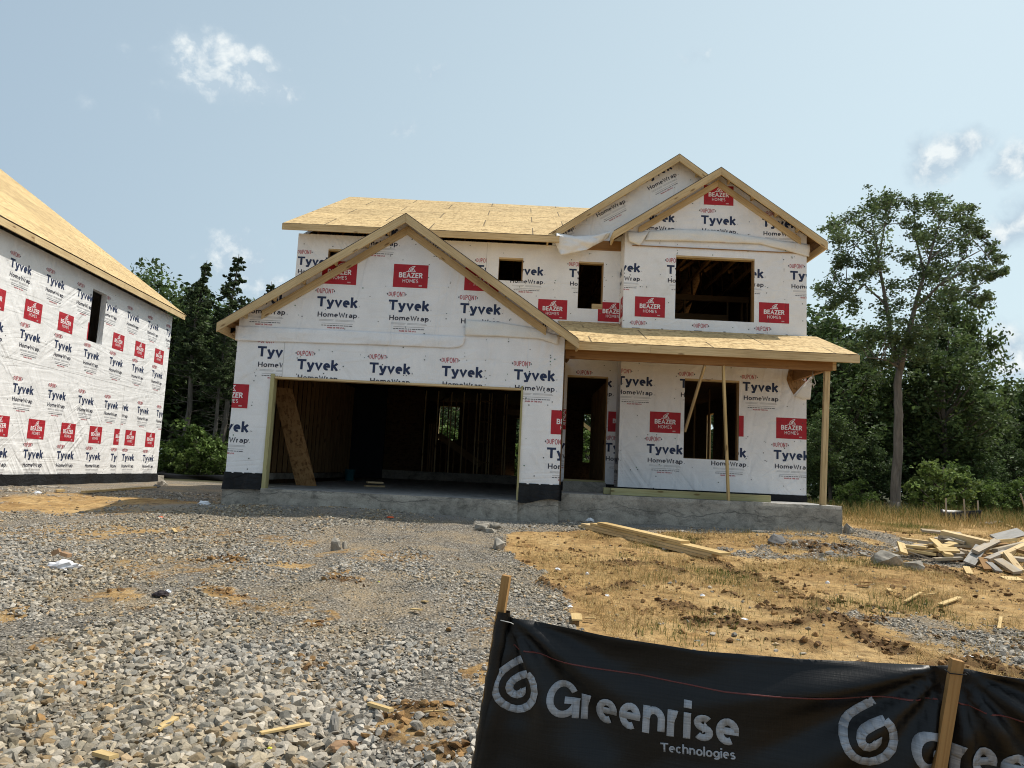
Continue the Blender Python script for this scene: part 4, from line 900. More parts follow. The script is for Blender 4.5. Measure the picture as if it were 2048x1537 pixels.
# ------------------------------------------------------------------ terrain
TRACKS = []   # filled below with world polylines of churned clay
def gz0(x, y):
    z = np.where(y < 15.2, -1.85 + .0635 * y, -1.85 + .0635 * 15.2)
    z = z - .10 * sst(-x, 5.8, 8.0) * sst(y, 9, 13) * (1 - sst(y, 14.0, 16.0))
    z = z + .13 * np.exp(-((x + 3.2) / 2.6) ** 2 - ((y - 14.3) / .8) ** 2)
    z = z + .15 * np.exp(-((x - 5.6) / 1.3) ** 2 - ((y - 13.7) / .7) ** 2)
    z = z + .06 * (fbm(x * .45, y * .45, 2, 3) - .5) * sst(y, -2, 3)
    z = z - .05 * np.exp(-((x + 2.1 + .05 * y) / .28) ** 2) * (1 - sst(y, 11.5, 13)) - .05 * np.exp(-((x + 0.55 + .10 * y) / .28) ** 2) * (1 - sst(y, 11.5, 13))
    return z
def gpt(px, py):
    v = ray(px, py); t = 8.0
    for k in range(40):
        z = float(gz0(np.array(v[0] * t), np.array(v[1] * t))); t = 0.5 * t + 0.5 * (z / v[2])
    return np.array([v[0] * t, v[1] * t, z])
def blob(x, y, px, py, rx, ry, nz=.5):
    a = gpt(px, py); b = gpt(px + rx, py); c = gpt(px, py + ry); d = gpt(px, py - ry)
    r1 = abs(b[0] - a[0]) + .02; r2 = max(.04, abs(d[1] - c[1]) / 2)
    q = ((x - a[0]) / r1) ** 2 + ((y - a[1]) / r2) ** 2
    return np.exp(-q * 1.1) * (1 - nz + 2 * nz * sst(fbm(x * 4.5, y * 4.5, 9, 4), .30, .70))
def segd(x, y, pl):
    d = np.full(np.shape(x), 1e9)
    for a, b in zip(pl, pl[1:]):
        dx, dy = b[0] - a[0], b[1] - a[1]; t = np.clip(((x - a[0]) * dx + (y - a[1]) * dy) / (dx * dx + dy * dy), 0, 1)
        d = np.minimum(d, np.hypot(x - a[0] - t * dx, y - a[1] - t * dy))
    return d
for pl in ([(1225, 1130), (1300, 1128), (1370, 1148)], [(1430, 1128), (1490, 1150), (1545, 1165), (1600, 1195), (1650, 1215)], [(1460, 1190), (1560, 1222), (1640, 1225)], [(1250, 1170), (1180, 1185)],
           [(1390, 1245), (1500, 1250), (1620, 1245), (1700, 1238)], [(1520, 1215), (1650, 1240), (1760, 1238)], [(1350, 1212), (1440, 1225)], [(1560, 1285), (1640, 1300)], [(1080, 1165), (1150, 1195)], [(1700, 1262), (1790, 1300)],
           [(1560, 1092), (1640, 1100), (1700, 1092)], [(1850, 1345), (1960, 1330), (2040, 1350)], [(1820, 1130), (1900, 1145), (1945, 1165)]):
    TRACKS.append([tuple(gpt(*p)[:2]) for p in pl])
def masks(x, y):
    n = (fbm(x * 1.1, y * 1.1, 4, 4) - .5)
    xb = np.interp(y, [0, 6.5, 7.5, 8.5, 9.5, 11.5, 13.0, 13.7, 14.3, 30], [1.6, .95, .72, .45, .35, .05, .25, 1.3, 6.9, 7.4])
    g = sst(xb + n * .9 - x, -.12, .12)
    clayL = np.exp(-((x + 8.2) / 2.6) ** 4 - ((y - 15.0) / 1.9) ** 4) * (.62 + 1.6 * n)
    g = g * (1 - np.clip(clayL * 1.3, 0, .9))
    for b in ((700, 1152, 40, 10), (120, 1385, 80, 45), (860, 1425, 75, 26), (745, 1470, 60, 28), (890, 1500, 45, 24), (640, 1250, 30, 20), (470, 1188, 90, 12), (230, 1190, 50, 12), (20, 1230, 30, 20), (960, 1345, 35, 25), (560, 1130, 60, 8), (90, 1440, 60, 30), (350, 1215, 60, 10)):
        g = g * (1 - np.clip(1.3 * blob(x, y, *b, .9), 0, .68))
    for b in ((330, 1130, 170, 24), (420, 1072, 220, 14), (120, 1062, 160, 18), (560, 1215, 110, 16), (760, 1115, 120, 12), (210, 1290, 130, 22), (980, 1250, 50, 20)):
        g = g * (1 - np.clip(1.1 * blob(x, y, *b, .8), 0, .50))
    strip_ = 1 - sst(segd(x, y, [(7.4, 18), (7.3, 15), (7.2, 13.0), (6.9, 12.3)]) + n * .6, .3, .75)
    patch_ = np.clip(1.6 * blob(x, y, 1975, 1285, 115, 42, .6), 0, 1) + np.clip(1.1 * blob(x, y, 1740, 1235, 70, 10, .9), 0, .6) + np.clip(1.3 * blob(x, y, 1655, 1095, 120, 17, .8), 0, .7) + np.clip(1.1 * blob(x, y, 1510, 1108, 90, 8, .8), 0, .6)
    g = np.clip(np.maximum(g, np.maximum(strip_ * sst(x, 6.0, 6.6), patch_)), 0, 1)
    # beyond the houses: gravel yard on the left, grass on the right
    g = np.where(y > 18, np.where(x < 6, .75, strip_), g)
    fines = np.exp(-((y - 14.35 + n * .5) / .55) ** 2) * sst(-x, -1.0, 0) * sst(x, -8.0, -6) + np.exp(-((y - 14.75 + n * .3) / .35) ** 2) * sst(x, .2, 1) * (1 - sst(x, 4.6, 6.4))
    mud = np.zeros_like(x)
    for pl in TRACKS: mud = np.maximum(mud, 1 - sst(segd(x, y, pl) + n * .35, .02, .17))
    for b in ((850, 1425, 60, 20), (745, 1480, 50, 20), (690, 1160, 30, 6), (120, 1370, 60, 16), (1640, 1085, 60, 8), (600, 1340, 40, 14), (470, 1190, 60, 5), (890, 1500, 40, 16), (640, 1250, 24, 8), (440, 1120, 60, 5), (300, 1220, 50, 5)): mud = np.maximum(mud, np.clip(blob(x, y, *b, .9) * .9, 0, 1))
    straw = sst(x - xb, 0, .5) * sst(fbm(x * .9 + 3, y * .9, 6, 3), .34, .56)
    litter = sst(y + 1.5 * n, 26.5, 29)
    return np.clip(g, 0, 1), np.clip(fines, 0, 1), np.clip(mud, 0, 1), np.clip(straw, 0, 1), litter
def gz(x, y, fine=True):
    z = gz0(x, y)
    if fine:
        g, fi, mud, st, li = masks(x, y)
        z = z + (mud * (.17 * (fbm(x * 6, y * 6, 8, 4) - .40)) + (1 - g) * .085 * (fbm(x * 2.6, y * 3.2, 12, 5) - .5)) * (y < 30)
        z = z + g * .09 * (fbm(x * 1.3, y * 1.0, 14, 4) - .5)
    return z
def spaced(dense, far): return np.array(sorted(set([round(v, 4) for v in dense] + far)))
gx = spaced(np.arange(-9.5, 11.5, .065), [-400, -200, -100, -60, -40, -30, -25, -20, -17, -15, -13, -12, -11, -10.5, -10, 12, 12.5, 13, 14, 15, 16, 17, 18, 20, 22, 25, 30, 40, 60, 100, 200, 400])
gy = spaced(np.concatenate([np.arange(3.0, 9, .05), np.arange(9, 17.5, .075)]), [-200, -80, -30, -10, -3, 0, 1, 2, 2.5, 17.8, 18.2, 18.7, 19.2, 20, 21, 22, 23, 24, 25, 26, 27, 28, 29, 30, 32, 35, 40, 50, 65, 90, 150, 300, 700])
GXm, GYm = np.meshgrid(gx, gy); gxv, gyv = GXm.ravel(), GYm.ravel()
gzv = gz(gxv, gyv); GM = masks(gxv, gyv)
def np_mesh(name, V, faces, mat, parent=None, loc=None, attrs=None, tint=None, smooth=False, uv=None):
    """V (n,3) in world metres; faces (m,k) all of one size"""
    me = bpy.data.meshes.new(name); o = bpy.data.objects.new(name, me)
    off = np.array(ORIGIN(parent) if parent else (loc if loc is not None else (0, 0, 0)), float)
    V = np.asarray(V, float) - off; m, k = faces.shape
    me.vertices.add(len(V)); me.vertices.foreach_set('co', V.ravel().astype(np.float32))
    me.loops.add(m * k); me.loops.foreach_set('vertex_index', faces.ravel().astype(np.int32))
    me.polygons.add(m); me.polygons.foreach_set('loop_start', np.arange(0, m * k, k, dtype=np.int32))
    me.polygons.foreach_set('use_smooth', np.full(m, smooth))
    me.materials.append(M[mat])
    for n_, a in (attrs or {}).items():
        at_ = me.attributes.new(n_, 'FLOAT', 'POINT'); at_.data.foreach_set('value', np.asarray(a, np.float32))
    if tint is not None:
        at_ = me.attributes.new('tint', 'FLOAT_COLOR', 'POINT'); at_.data.foreach_set('color', np.hstack([tint, np.ones((len(tint), 1))]).ravel().astype(np.float32))
    me.update(calc_edges=True); me.validate()
    COL.objects.link(o)
    if parent: o.parent = parent
    else: o.location = tuple(off)
    return o
nx_, ny_ = len(gx), len(gy); ii = np.arange(nx_ * ny_).reshape(ny_, nx_)
gf = np.stack([ii[:-1, :-1].ravel(), ii[:-1, 1:].ravel(), ii[1:, 1:].ravel(), ii[1:, :-1].ravel()], 1)
o = np_mesh('ground', np.stack([gxv, gyv, gzv], 1), gf, 'ground_mix', attrs=dict(zip(('gravel', 'fines', 'mud', 'straw', 'litter'), GM)), smooth=True); tag(o, kind='structure')

# ------------------------------------------------------------------ stones
def rock_base(seed, n=11, flat=.62):
    rg = np.random.default_rng(seed); P = rg.normal(size=(n, 3)); P /= np.linalg.norm(P, axis=1)[:, None]; P *= rg.uniform(.75, 1.1, (n, 1)); P *= (1, rg.uniform(.6, .95), rg.uniform(flat - .15, flat + .15))
    bm = bmesh.new()
    for p in P: bm.verts.new(p)
    r = bmesh.ops.convex_hull(bm, input=bm.verts)
    bmesh.ops.delete(bm, geom=[v for v in bm.verts if not v.link_faces], context='VERTS'); bmesh.ops.triangulate(bm, faces=bm.faces)
    bm.verts.index_update(); V = np.array([v.co[:] for v in bm.verts]); T = np.array([[v.index for v in f.verts] for f in bm.faces]); bm.free(); return V, T
ROCKS = [rock_base(s, 12 + s % 7, .58) for s in range(16)]
def rotmats(n, rg, tilt=None):
    a = rg.uniform(0, 2 * np.pi, n); t = rg.normal(0, .45, n) if tilt is None else rg.normal(0, tilt, n); b = rg.uniform(0, 2 * np.pi, n)
    z = np.zeros(n); o1 = np.ones(n); ca, sa, ct, st = np.cos(a), np.sin(a), np.cos(t), np.sin(t)
    Rz = np.stack([ca, -sa, z, sa, ca, z, z, z, o1], 1).reshape(n, 3, 3); Rx = np.stack([o1, z, z, z, ct, -st, z, st, ct], 1).reshape(n, 3, 3)
    cb, sb = np.cos(b), np.sin(b); Rb = np.stack([cb, -sb, z, sb, cb, z, z, z, o1], 1).reshape(n, 3, 3)
    return Rb @ Rx @ Rz
def scatter_rocks(pos, size, col, rg):
    n = len(pos); which = rg.integers(0, len(ROCKS), n); Rm = rotmats(n, rg); Vs, Fs, Cs = [], [], []; base = 0
    for k, (V, T) in enumerate(ROCKS):
        s = np.where(which == k)[0]
        if not len(s): continue
        W = np.einsum('nij,vj->nvi', Rm[s], V) * size[s][:, None, None] + pos[s][:, None, :]
        nv = len(V); Vs.append(W.reshape(-1, 3)); Fs.append((T[None] + (base + np.arange(len(s)) * nv)[:, None, None]).reshape(-1, 3)); base += len(s) * nv
        Cs.append(np.repeat(col[s], nv, 0))
    return np.concatenate(Vs), np.concatenate(Fs), np.concatenate(Cs)
def stone_colors(n, rg):
    v = rg.beta(2.2, 2.6, n)[:, None]; c = np.array([.15, .140, .122]) * (1 - v) + np.array([.60, .56, .495]) * v
    tan = rg.random(n) < .13; c[tan] = c[tan] * np.array([1.08, .90, .68]); blue = rg.random(n) < .25; c[blue] *= np.array([.74, .77, .80]); return c
rg = np.random.default_rng(21); PX, SZ = [], []
for (ya, yb, dens, s0, s1, thr) in ((3.2, 5.2, 2700, .010, .050, .25), (5.2, 7.2, 2300, .009, .041, .25), (7.2, 10, 1500, .009, .034, .3), (10, 14.6, 560, .012, .030, .35), (14.4, 19, 120, .014, .035, .4)):
    xa, xb_ = -.72 * yb - 2.2, min(8.2, .72 * yb + 1.5); n = int((xb_ - xa) * (yb - ya) * dens)
    x, y = rg.uniform(xa, xb_, n), rg.uniform(ya, yb, n)
    g = masks(x, y)[0]; coarse = .6 * fbm(x * .8 + 7, y * .5, 17, 3) + .4 * fbm(x * 2.2 + 7, y * 1.6, 18, 3)
    keep = (rg.random(n) < sst(g, .15, .75) * (.28 + .72 * sst(coarse, .36, .54)) + np.where(g > .15, .06, .008)) & (np.abs(x) < .72 * y + 2.2)
    keep &= ~((y > 14.45) & (x > -5.5) & (x < 1.05)) & ~((y > 14.9) & (x > .9) & (x < 6.7))
    x, y, coarse = x[keep], y[keep], coarse[keep]; u = rg.random(len(x)) ** 2.6
    PX.append(np.stack([x, y], 1)); SZ.append((s0 + (s1 - s0) * u) * (.55 + .75 * sst(coarse, .34, .62)))
PX, SZ = np.concatenate(PX), np.concatenate(SZ)
pz = gz(PX[:, 0], PX[:, 1]) + SZ * rg.uniform(.0, .38, len(SZ))
sc_ = stone_colors(len(SZ), rg); dust = (sst(fbm(PX[:, 0] * .7 + 2, PX[:, 1] * .5, 23, 4), .40, .62) * rg.uniform(.1, .8, len(SZ)))[:, None]   # stones caked with clay dust in places
sc_ = sc_ * (1 - dust * np.array([.02, .13, .34])) * np.array([1.0, .965, .915])
V, T, C = scatter_rocks(np.column_stack([PX, pz]), SZ, sc_, rg)
o = np_mesh('gravel', V, T, 'stone', tint=C); tag(o, 'loose grey crushed stone spread over the driveway', 'gravel', kind='stuff')
# clods of dug clay
x, y = rg.uniform(-5, 12, 150000), rg.uniform(4, 17, 150000); mk = masks(x, y); p = mk[2] * 1.0 + (1 - mk[0]) * (.018 + .16 * sst(fbm(x * 1.4, y * 1.4, 77, 4), .5, .66))
k = (rg.random(len(x)) < p) & (np.abs(x) < .72 * y + 2.4) & ~((y > 14.9) & (x > .9) & (x < 6.7)) & ~((y > 14.4) & (x < 1)); x, y = x[k], y[k]; s = .008 + .042 * rg.random(len(x)) ** 4
v = rg.random((len(x), 1)); C = np.array([.085, .045, .02]) * (1 - v) + np.array([.36, .21, .085]) * v
V, T, C = scatter_rocks(np.column_stack([x, y, gz(x, y) + s * .2]), s, C, rg)
o = np_mesh('clay_clods', V, T, 'stone', tint=C); tag(o, 'brown clods of churned clay on the bare lot', 'soil', kind='stuff')

# straw and short dry grass on the clay, taller grass by the wood
def blades(x, y, z, L, w, lean, col, rg, flat=None):
    n = len(x); a = rg.uniform(0, 2 * np.pi, n); dx, dy = np.cos(a), np.sin(a); le = lean if flat is None else np.where(flat, rg.uniform(1.25, 1.52, n), lean)
    tip = np.stack([x + dx * np.sin(le) * L, y + dy * np.sin(le) * L, z + np.cos(le) * L + .004], 1); mid = np.stack([x + dx * np.sin(le * .6) * L * .55, y + dy * np.sin(le * .6) * L * .55, z + np.cos(le * .6) * L * .55 + .004], 1)
    b = rg.uniform(0, 2 * np.pi, n); sx, sy = np.cos(b) * w, np.sin(b) * w; S = np.stack([sx, sy, np.zeros(n)], 1); B = np.stack([x, y, z + .001], 1)
    V = np.stack([B - S, B + S, mid + S * .8, mid - S * .8, tip + S * .15, tip - S * .15], 1).reshape(-1, 3); i = np.arange(n)[:, None] * 6
    Fc = np.concatenate([i + np.array([[0, 1, 2, 3]]), i + np.array([[3, 2, 4, 5]])]); return V, Fc, np.repeat(col, 6, 0)
n = 400000; x, y = rg.uniform(-1, 15, n), rg.uniform(5.5, 20, n); mk = masks(x, y)
tuft = sst(fbm(x * 1.3, y * 1.3, 31, 4), .44, .66) ; k = (rg.random(n) < (1 - mk[0]) ** 2 * (.09 + .62 * tuft) * (1 - .75 * mk[2])) & (x > -.5) & (np.abs(x) < .72 * y + 2.4) & ~((y > 14.9) & (x < 6.7)) & (x > np.interp(y, [5, 7.5, 11.5, 14], [1.2, .9, .1, .8]))
x, y, tf = x[k], y[k], tuft[k]; n = len(x); green = fbm(x * .7 + 5, y * .7, 41, 3); gr = (rg.random(n) < sst(green, .50, .68) * .75)[:, None]
v = rg.random((n, 1)); col = np.where(gr, np.array([.10, .13, .03]) * (.6 + .8 * v), np.array([.30, .20, .08]) * (1 - v) + np.array([.58, .44, .20]) * v)
V, Fc, C = blades(x, y, gz(x, y), rg.uniform(.03, .13, n) * (.7 + .5 * tf), rg.uniform(.0012, .0030, n), rg.normal(.5, .4, n), col, rg, flat=rg.random(n) < np.where(gr[:, 0], .15, .62))
o = np_mesh('dry_grass', V, Fc, 'grass_blade', tint=C); tag(o, 'trampled straw and thin dry grass over the clay', 'grass', kind='stuff')
n = 50000; x, y = rg.uniform(6.5, 26, n), rg.uniform(14, 31, n); k = (rg.random(n) < sst(y - .10 * (x - 7) + 1.2 * (fbm(x * .6, y * .6, 51, 3) - .5), 17.5, 21)) & (x < .75 * y + 2) & (x > 6.9); x, y = x[k], y[k]; n = len(x)
gr = (rg.random(n) < sst(y, 21, 27) * .6 + .12)[:, None]; v = rg.random((n, 1)); col = np.where(gr, np.array([.09, .115, .03]) * (.6 + .8 * v), np.array([.24, .165, .06]) * (1 - v) + np.array([.46, .35, .15]) * v)
V, Fc, C = blades(x, y, gz(x, y, False), rg.uniform(.12, .62, n) * (.35 + .65 * sst(y, 19, 25)) * (.55 + .7 * fbm(x * 1.1, y * 1.1, 55, 3)), rg.uniform(.003, .007, n), np.abs(rg.normal(.45, .42, n)), col, rg)
o = np_mesh('tall_grass', V, Fc, 'grass_blade', tint=C); tag(o, 'tall dry yellow grass along the edge of the wood', 'grass', kind='stuff')

# ------------------------------------------------------------------ single boulders
def boulder(px, py, w, h, label, seed, tone=(.36, .325, .27), d=None, nm='boulder', grp='boulders around the slab and driveway'):
    p = gpt(px, py); k = p[1] / F; rw, rh = w * k / 2, h * k / 2
    bm = bmesh.new(); rg_ = np.random.default_rng(seed)
    for q in rg_.normal(size=(17, 3)):
        q = q / np.linalg.norm(q) * rg_.uniform(.85, 1.1); bm.verts.new((q[0] * rw, q[1] * rw * .8, q[2] * rh))
    bmesh.ops.convex_hull(bm, input=bm.verts); bmesh.ops.delete(bm, geom=[v for v in bm.verts if not v.link_faces], context='VERTS')
    bmesh.ops.subdivide_edges(bm, edges=bm.edges, cuts=2, use_grid_fill=True); bmesh.ops.triangulate(bm, faces=bm.faces)
    for v in bm.verts:
        n_ = float(fbm(np.array(v.co.x / rw * 2 + seed), np.array(v.co.z / rh * 2 + v.co.y / rw * 2), seed % 30, 3)) - .5; v.co += v.co.normalized() * n_ * min(rw, rh) * .35
    V = np.array([v.co[:] for v in bm.verts]); bm.verts.index_update(); T = np.array([[v.index for v in f.verts] for f in bm.faces]); bm.free()
    V = V + np.array([p[0], p[1], p[2] + rh * .6]); v = rg_.uniform(.85, 1.1, (len(V), 1))
    o = np_mesh(nm, V, T, 'boulder', loc=(p[0], p[1], p[2]), tint=np.array(tone) * v); tag(o, label, 'rock', grp)
BO = [(965, 1061, 38, 20, 'broad pale rock, left of the pair of rocks before the garage corner'), (990, 1060, 24, 18, 'smaller pale rock, right of the pair before the garage corner'), (980, 1066, 30, 14, 'flat rock lying in front of the pale pair by the garage corner'),
      (995, 1100, 36, 30, 'pointed grey rock at the edge of the gravel and the clay'), (668, 1103, 22, 34, 'upright grey rock standing in the middle of the gravel drive'), (690, 1097, 16, 18, 'small rock beside the upright one on the gravel drive'),
      (1551, 1090, 40, 28, 'dark rounded rock before the right end of the porch slab'), (1695, 1068, 26, 26, 'light rock leaning at the corner of the porch slab'), (1590, 1092, 14, 16, 'small rock right of the dark rock before the slab'),
      (1644, 1117, 14, 14, 'upper of two small stones stacked on the clay'), (1645, 1126, 18, 12, 'lower of two small stones stacked on the clay'), (1775, 1130, 74, 34, 'largest grey boulder, half buried left of the scrap lumber'),
      (1828, 1140, 44, 26, 'grey broken boulder touching the largest one by the scrap lumber'), (1725, 1112, 18, 12, 'small stone between the slab corner and the largest boulder'), (1660, 1110, 22, 12, 'flat stone on the rubble mound by the slab'),
      (325, 972, 24, 14, 'rock lying at the corner of the neighbouring house'), (314, 976, 14, 10, 'dark stone at the end of the plank by the neighbouring house'), (832, 1460, 28, 26, 'pale rounded stone among muddy gravel near the fence', ), (838, 1440, 22, 20, 'brown stone behind the pale rounded one near the fence'), (860, 1522, 26, 22, 'whitish stone nearest the foot of the fence')]
for i, b in enumerate(BO): boulder(*b[:4], b[4], 100 + i, (.36, .325, .27) if i not in (6, 16) else (.20, .19, .18))
# ------------------------------------------------------------------ printed silt fence in the foreground
FT = .274; FA = math.atan(FT); FD = np.array([math.cos(FA), -math.sin(FA)]); FN = np.array([-math.sin(FA), -math.cos(FA)])   # along, towards the viewer
FY = 3.4
def fuv(px, py):
    v = ray(px, py); t = FY / (v[1] + FT * v[0]); return np.array([v[0] * t / math.cos(FA), v[2] * t])
def fpt(s, h, d=0.0): return (s * FD[0] + FN[0] * d, FY + s * FD[1] + FN[1] * d, h)
TIE = [fuv(1012, 1238), fuv(1906, 1338), fuv(2750, 1420)]
def fdisp(s, h):
    s, h = np.asarray(s, float), np.asarray(h, float)
    d = .075 * (fbm(s * 1.6 + .5 * h, h * 2.6 - .9 * s, 61, 3) - .5) + .030 * (fbm(s * 2.2 + 1.5 * h, h * 8 - 3.2 * s, 62, 3) - .5)
    for i, t in enumerate(TIE):
        dx, dy = s - t[0], h - t[1] - .02; r = np.hypot(dx, dy); ph = np.arctan2(dy, dx)
        d = d + .026 * np.sin(ph * (12 + i * 2) + i + 1.5 * r + 3 * fbm(s * 1.5, h * 1.5, 65, 2)) * np.exp(-((r - .30) / (.45 + .25 * i)) ** 2) * sst(r, 0, .14)
        d = d - .03 * np.exp(-(dx / .05) ** 2)
    aa, bb = s * .93 + h * .36, h * .93 - s * .36; d = d + .055 * (fbm(aa * .9, bb * 7.5, 66, 3) - .5) * (.35 + .65 * np.exp(-((s - TIE[1][0]) / .75) ** 2))
    return d + .02
FENCE = empty('silt_fence', fpt(TIE[0][0], -1.62), 'black printed silt fence sagging between wooden stakes in the foreground', 'fence')
tops = [fuv(*p) for p in ((1004, 1224), (1020, 1237), (1060, 1243), (1200, 1267), (1400, 1299), (1600, 1318), (1760, 1328), (1890, 1332), (1908, 1335), (1960, 1343), (2048, 1356), (2250, 1392), (2500, 1412), (2750, 1422))]; tops += [np.array((4.5, tops[-1][1] - .03)), np.array((5.5, tops[-1][1]))]
TS, TH = [t[0] for t in tops], [t[1] for t in tops]
lt, lb = fuv(1016, 1236), fuv(953, 1537); hb = -1.72
def left_s(h): return lt[0] + (lb[0] - lt[0]) * (lt[1] - h) / (lt[1] - lb[1])
S1 = 5.4; ns_, nh_ = 230, 52; P, UVs = [], []
for i in range(nh_):
    t = i / (nh_ - 1); row, ur = [], []
    for j in range(ns_):
        u = j / (ns_ - 1); s = lt[0] + (S1 - lt[0]) * u; top = np.interp(s, TS, TH); h = top + (hb - top) * t; s = s + (left_s(h) - lt[0]) * (1 - u) ** 2
        row.append(fpt(s, h, float(fdisp(s, h)))); ur.append((s, h))
    P.append(row); UVs.append(ur)
mb = MB(); mb.grid(P, 0, UVs)
def decal(poly, mat, off):
    xs, ys = [p[0] for p in poly], [p[1] for p in poly]; c = .03
    for a in range(int(min(xs) // c), int(max(xs) // c) + 1):
        q0 = clip_half(clip_half(poly, 1, 0, (a + 1) * c) or [], -1, 0, -a * c) if True else poly
        if not q0: continue
        for b in range(int(min(ys) // c), int(max(ys) // c) + 1):
            q = clip_half(q0, 0, 1, (b + 1) * c); q = clip_half(q, 0, -1, -b * c) if q else []
            if len(q) >= 3 and abs(area2(q)) > 1e-8:
                if area2(q) < 0: q = q[::-1]
                mb.poly([fpt(s, h, float(fdisp(s, h)) + off) for s, h in q], mat, q)
Z3 = lambda x, y: fuv(970 + x / 5.981, 1280 + y / 5.981)
drop = [(458, 213), (370, 264), (290, 312), (215, 365), (170, 420), (143, 480), (131, 560), (140, 630), (165, 695), (215, 765), (285, 820), (370, 846), (450, 830), (525, 785), (585, 705), (612, 610), (603, 515), (575, 440), (530, 383),
        (505, 392), (410, 440), (330, 490), (298, 530), (286, 575), (296, 620), (325, 655), (370, 670), (418, 655), (446, 622)]
dp = [tuple(Z3(*p)) for p in drop]; tip = [tuple(Z3(*p)) for p in ((492, 556), (485, 640), (430, 690), (352, 636))]
def logo(ds, dh):
    for part in (dp[:19], dp[18:]):
        for k, q in enumerate(strip([(a + ds, b + dh) for a, b in part], 82 / 5.981 / F * 3.35, cap=False)): decal(q, 1, .0040 + .0003 * (k % 3) + (.0004 if part is not dp[:19] else 0))
    decal([(a + ds, b + dh) for a, b in tip], 1, .0052)
    for text, pa, pb, cap, pen in (('Greenrise', (1094, 1428), (1477, 1489), 67, .185), ('Technologies', (1322, 1499), (1471, 1515), 17.0, .17)):
        a, b = fuv(*pa), fuv(*pb); W = float(np.hypot(*(b - a))); ang = math.atan2(b[1] - a[1], b[0] - a[0]); L, _ = lettering(text, cap / F * 3.27, pen, .055, 1.0, W)
        for k, q in L: decal([(a[0] + ds + x * math.cos(ang) - y * math.sin(ang), a[1] + dh + x * math.sin(ang) + y * math.cos(ang)) for x, y in q], 1, .0040 + .0003 * k)
logo(0, 0)
dd = fuv(1735, 1463) - fuv(1033, 1370); logo(dd[0], dd[1]); logo(dd[0] * 2, dd[1] * 2)
th = [tuple(fuv(*p)) for p in ((1022, 1292), (1100, 1315), (1180, 1332), (1250, 1345), (1350, 1363), (1450, 1378), (1570, 1388), (1700, 1394), (1890, 1397), (1912, 1403), (1960, 1418), (2048, 1440), (2300, 1490))]
for k, q in enumerate(strip(th, .0055)): decal(q, 2, .0036)
cloth = mb.build('cloth', ['silt_cloth', 'silt_print', 'silt_thread'], FENCE, True)
bm = bmesh.new(); bm.from_mesh(cloth.data); bmesh.ops.remove_doubles(bm, verts=bm.verts, dist=2e-5); bm.to_mesh(cloth.data); bm.free()
for p_ in cloth.data.polygons: p_.use_smooth = True
so = cloth.modifiers.new('thickness', 'SOLIDIFY'); so.thickness = 0.0012; so.offset = -1
def stake(name, a, b, w, d, mat='stake_wood'):
    mb = MB(); mb.beam(fpt(*a, d), fpt(*b, d), w, w, (FN[0], FN[1], 0)); return mb.build(name, mat, FENCE, bevel=.002)
a, b = fuv(1012, 1152), fuv(952, 1537); e_ = b + (b - a) * .2; stake('stake', a, e_, .036, -.012)
a2, b2 = fuv(1006, 1224), fuv(955, 1537); e2 = b2 + (b2 - a2) * .2
P = []
for i in range(34):
    t = i / 33; c = a2 + (e2 - a2) * t; P.append([fpt(c[0] + math.cos(k * math.pi / 5) * (.031 + .004 * math.sin(i * 1.3 + k)), c[1], -.012 + .002 + math.sin(k * math.pi / 5) * (.030 + .003 * math.sin(i * .9 + k))) for k in range(11)])
mb = MB(); mb.grid(P); mb.build('sleeve', 'silt_cloth', FENCE, True)
a, b = fuv(1906, 1314), fuv(1869, 1537); e_ = b + (b - a) * .25; stake('stake', a, e_, .040, .050)
a3 = fuv(2760, 1400); stake('stake', a3, a3 - np.array((.02, .9)), .04, .05)
stake('stake', np.array((5.38, a3[1])), np.array((5.36, a3[1] - .9)), .04, .05)
mb = MB(); c = fuv(1904, 1339); cc = np.array(fpt(*c, .05)); r = .027
mb.tube([tuple(cc + np.array([FD[0] * u, FD[1] * u, 0]) + np.array([FN[0], FN[1], 0]) * v) for u, v in ((-.03, -.03), (-r, r), (r, r), (.03, -.03))] , [.0022] * 4, 5); mb.tube([fpt(c[0] + .02, c[1], .03), fpt(c[0] + .036, c[1] + .004, .05), fpt(c[0] + .045, c[1] - .006, .05)], [.002] * 3, 4); mb.build('cable_tie', 'rope_black', FENCE, True)
mb = MB(); c2 = fuv(1018, 1240); mb.tube([fpt(c2[0] - .03, c2[1], .03), fpt(c2[0] + .02, c2[1] - .004, .04), fpt(c2[0] + .03, c2[1] - .01, .035)], [.002] * 3, 4); mb.build('cable_tie', 'twine', FENCE, True)
for (pa, pb) in (((1004, 1228), (955, 1213)), ((962, 1395), (899, 1371))):
    mb = MB(); mb.tube([fpt(*fuv(*pa), .0), fpt(*fuv((pa[0] + pb[0]) / 2, (pa[1] + pb[1]) / 2 + 1), .004), fpt(*fuv(*pb), .0)], [.0022, .002, .0012], 5); mb.build('cable_tie', 'rope_black', FENCE, True)

